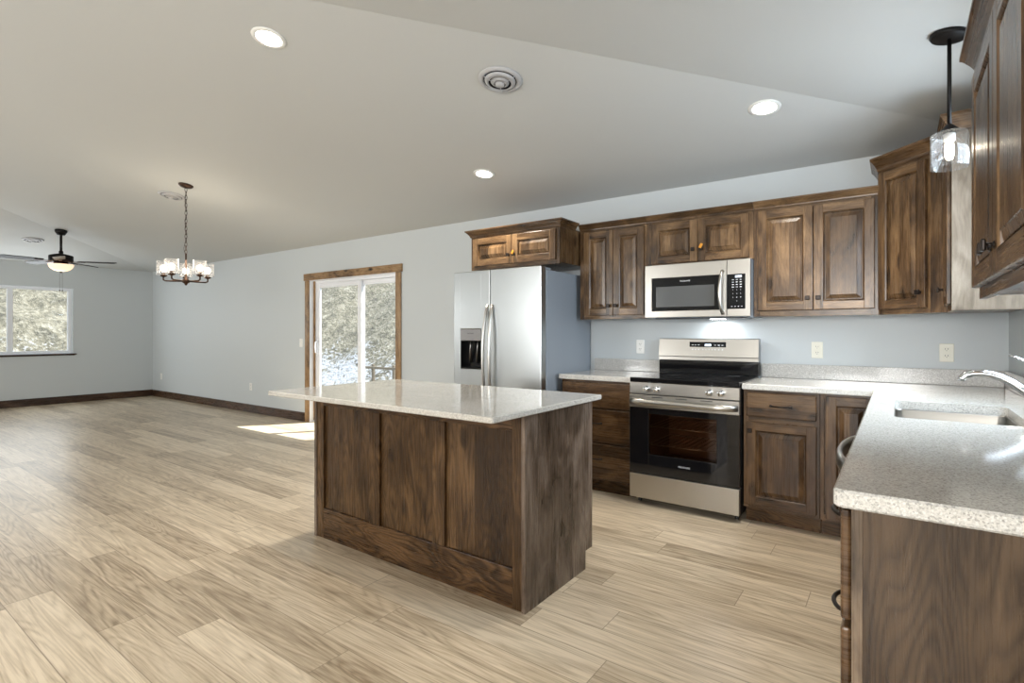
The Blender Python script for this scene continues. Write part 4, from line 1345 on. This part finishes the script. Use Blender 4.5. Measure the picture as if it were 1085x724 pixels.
for k in range(5):
    an = math.radians(157.5 + 72 * k); ca, sa = math.cos(an), math.sin(an); R_ = 0.20
    mb = MB(); mb.tube([(CX + 0.03 * ca, CY + 0.03 * sa, 1.758), (CX + (R_ - 0.02) * ca, CY + (R_ - 0.02) * sa, 1.758), (CX + R_ * ca, CY + R_ * sa, 1.768), (CX + R_ * ca, CY + R_ * sa, 1.80)], 0.0075, 8); arm = mb.build('arm', BRONZE2, t)
    ex, ey = CX + R_ * ca, CY + R_ * sa
    mb = MB(); mb.lathe([(0.010, 1.795), (0.030, 1.803), (0.032, 1.812), (0.016, 1.818), (0.015, 1.845), (0.0, 1.846)], (ex, ey, 0), 16, cap=False); mb.build('socket', BRONZE2, arm)
    mb = MB(); mb.lathe([(0.028, 1.815), (0.058, 1.816), (0.060, 1.820), (0.060, 1.955), (0.0575, 1.955), (0.0575, 1.820), (0.028, 1.8175)], (ex, ey, 0), 24, cap=False); mb.build('shade', CLEARSH, t)
    mb = MB(); mb.grid_sphere((ex, ey, 1.882), 0.028, 0.028, 0.032); mb.lathe([(0.013, 1.846), (0.016, 1.866)], (ex, ey, 0), 12); mb.build('bulb', BULB, t)
point('chandelier_glow', (CX, CY, 1.98), BULB_W * 5, t, 0.15)

# ceiling fan
FX2, FY2 = -10.27, -1.95
fz = ceil_z(FX2, FY2)
t = thing('ceiling_fan', (FX2, FY2, fz), 'black five-blade ceiling fan with a glowing glass bowl light', 'fan')
mb = MB(); mb.lathe([(0.0, fz + 0.0), (0.072, fz - 0.001), (0.072, fz - 0.03), (0.045, fz - 0.075), (0.0, fz - 0.08)], (FX2, FY2, 0), 24, cap=False); mb.build('canopy', FANBLK, t)
mb = MB(); mb.tube([(FX2, FY2, fz - 0.07), (FX2, FY2, 2.36)], 0.016, 12); mb.lathe([(0.016, 2.42), (0.026, 2.41), (0.026, 2.36)], (FX2, FY2, 0), 14); mb.build('downrod', FANBLK, t)
mb = MB(); mb.lathe([(0.0, 2.372), (0.06, 2.372), (0.135, 2.350), (0.140, 2.335), (0.140, 2.275), (0.120, 2.262), (0.0, 2.260)], (FX2, FY2, 0), 28, cap=False); mb.build('motor_housing', FANBLK, t)
for k in range(5):
    an = math.radians(56 + 72 * k)
    M = Matrix.Translation((FX2, FY2, 2.270)) @ Matrix.Rotation(an, 4, 'Z') @ Matrix.Rotation(math.radians(12), 4, 'X')
    mb = MB(); mb.xf = M
    mb.prism([(0.20, -0.045), (0.30, -0.060), (0.62, -0.070), (0.655, -0.055), (0.665, 0.0), (0.655, 0.055), (0.62, 0.070), (0.30, 0.060), (0.20, 0.045)], -0.004, 0.004, 0.0015)
    bl = mb.build('blade', FANBLK, t)
    mb = MB(); mb.xf = Matrix.Translation((FX2, FY2, 2.262)) @ Matrix.Rotation(an, 4, 'Z') @ Matrix.Rotation(math.radians(12), 4, 'X')
    mb.box(0.10, 0.29, -0.018, 0.018, -0.004, 0.003, 0.002); mb.build('blade_iron', BRONZE2, bl)
mb = MB(); mb.lathe([(0.0, 2.259), (0.085, 2.259), (0.085, 2.235), (0.10, 2.225), (0.0, 2.224)], (FX2, FY2, 0), 24, cap=False); mb.build('light_fitter', BRONZE2, t)
mb = MB(); mb.lathe([(0.146, 2.224), (0.142, 2.198), (0.122, 2.165), (0.085, 2.138), (0.04, 2.124), (0.0, 2.121)], (FX2, FY2, 0), 28, cap=False); mb.build('glass_bowl', BOWL, t)
mb = MB(); mb.lathe([(0.0, 2.1205), (0.014, 2.120), (0.012, 2.108), (0.004, 2.100), (0.0, 2.098)], (FX2, FY2, 0), 12, cap=False); mb.build('finial', FANBLK, t)
for s in (-1, 1):
    mb = MB(); x_, y_ = FX2 + 0.02 * s, FY2 - 0.02 * s + 0.0
    mb.tube([(x_, y_, 2.123), (x_, y_, 1.86)], 0.0015, 5); mb.lathe([(0.0, 1.862), (0.006, 1.858), (0.007, 1.838), (0.0, 1.832)], (x_, y_, 0), 8, cap=False); mb.build('pull_chain', BRONZE, t)
point('fan_glow', (FX2, FY2, 2.05), 1.0, t, 0.12)


# ------------------------------------------------------------------ outlets and switch
def outlet(x, z, label, m, kind='outlet', hide=False):
    t = thing('wall_outlet' if kind == 'outlet' else 'light_switch', (x, 0, z), label, 'outlet' if kind == 'outlet' else 'switch', 'wall outlets' if kind == 'outlet' else None)
    mb = MB(); mb.box(x - 0.036, x + 0.036, -0.006, -0.0003, z - 0.058, z + 0.058, 0.003); mb.build('cover_plate', m, t)
    if kind == 'outlet':
        for s in (-1, 1):
            mb = MB(); mb.box(x - 0.016, x + 0.016, -0.0085, -0.006, z + s * 0.021 - 0.014, z + s * 0.021 + 0.014, 0.004); r_ = mb.build('receptacle', m, t)
            mb = MB()
            for q in (-0.0065, 0.0065): mb.box(x + q - 0.0013, x + q + 0.0013, -0.0090, -0.0084, z + s * 0.021 - 0.001, z + s * 0.021 + 0.008)
            mb.box(x - 0.002, x + 0.002, -0.0090, -0.0084, z + s * 0.021 - 0.009, z + s * 0.021 - 0.005); mb.build('slot', BLACK, r_)
    else:
        mb = MB(); mb.box(x - 0.006, x + 0.006, -0.016, -0.006, z - 0.004, z + 0.012, 0.002); mb.build('toggle', m, t)
    return t


outlet(-2.325, 1.125, 'pale outlet on the wall left of the range backguard', WHITE)
outlet(-1.004, 1.122, 'almond outlet on the wall just right of the range', ALMOND)
outlet(-0.290, 1.118, 'almond outlet below the corner cabinet, behind the sink', ALMOND)
outlet(-8.718, 0.398, 'white outlet low on the long wall left of the patio door', WHITE)
outlet(-12.02, 0.40, 'white outlet low on the long wall close to the far corner', WHITE)
outlet(-7.36, 1.10, 'pale light switch on the wall just left of the patio door', WHITE, 'switch')
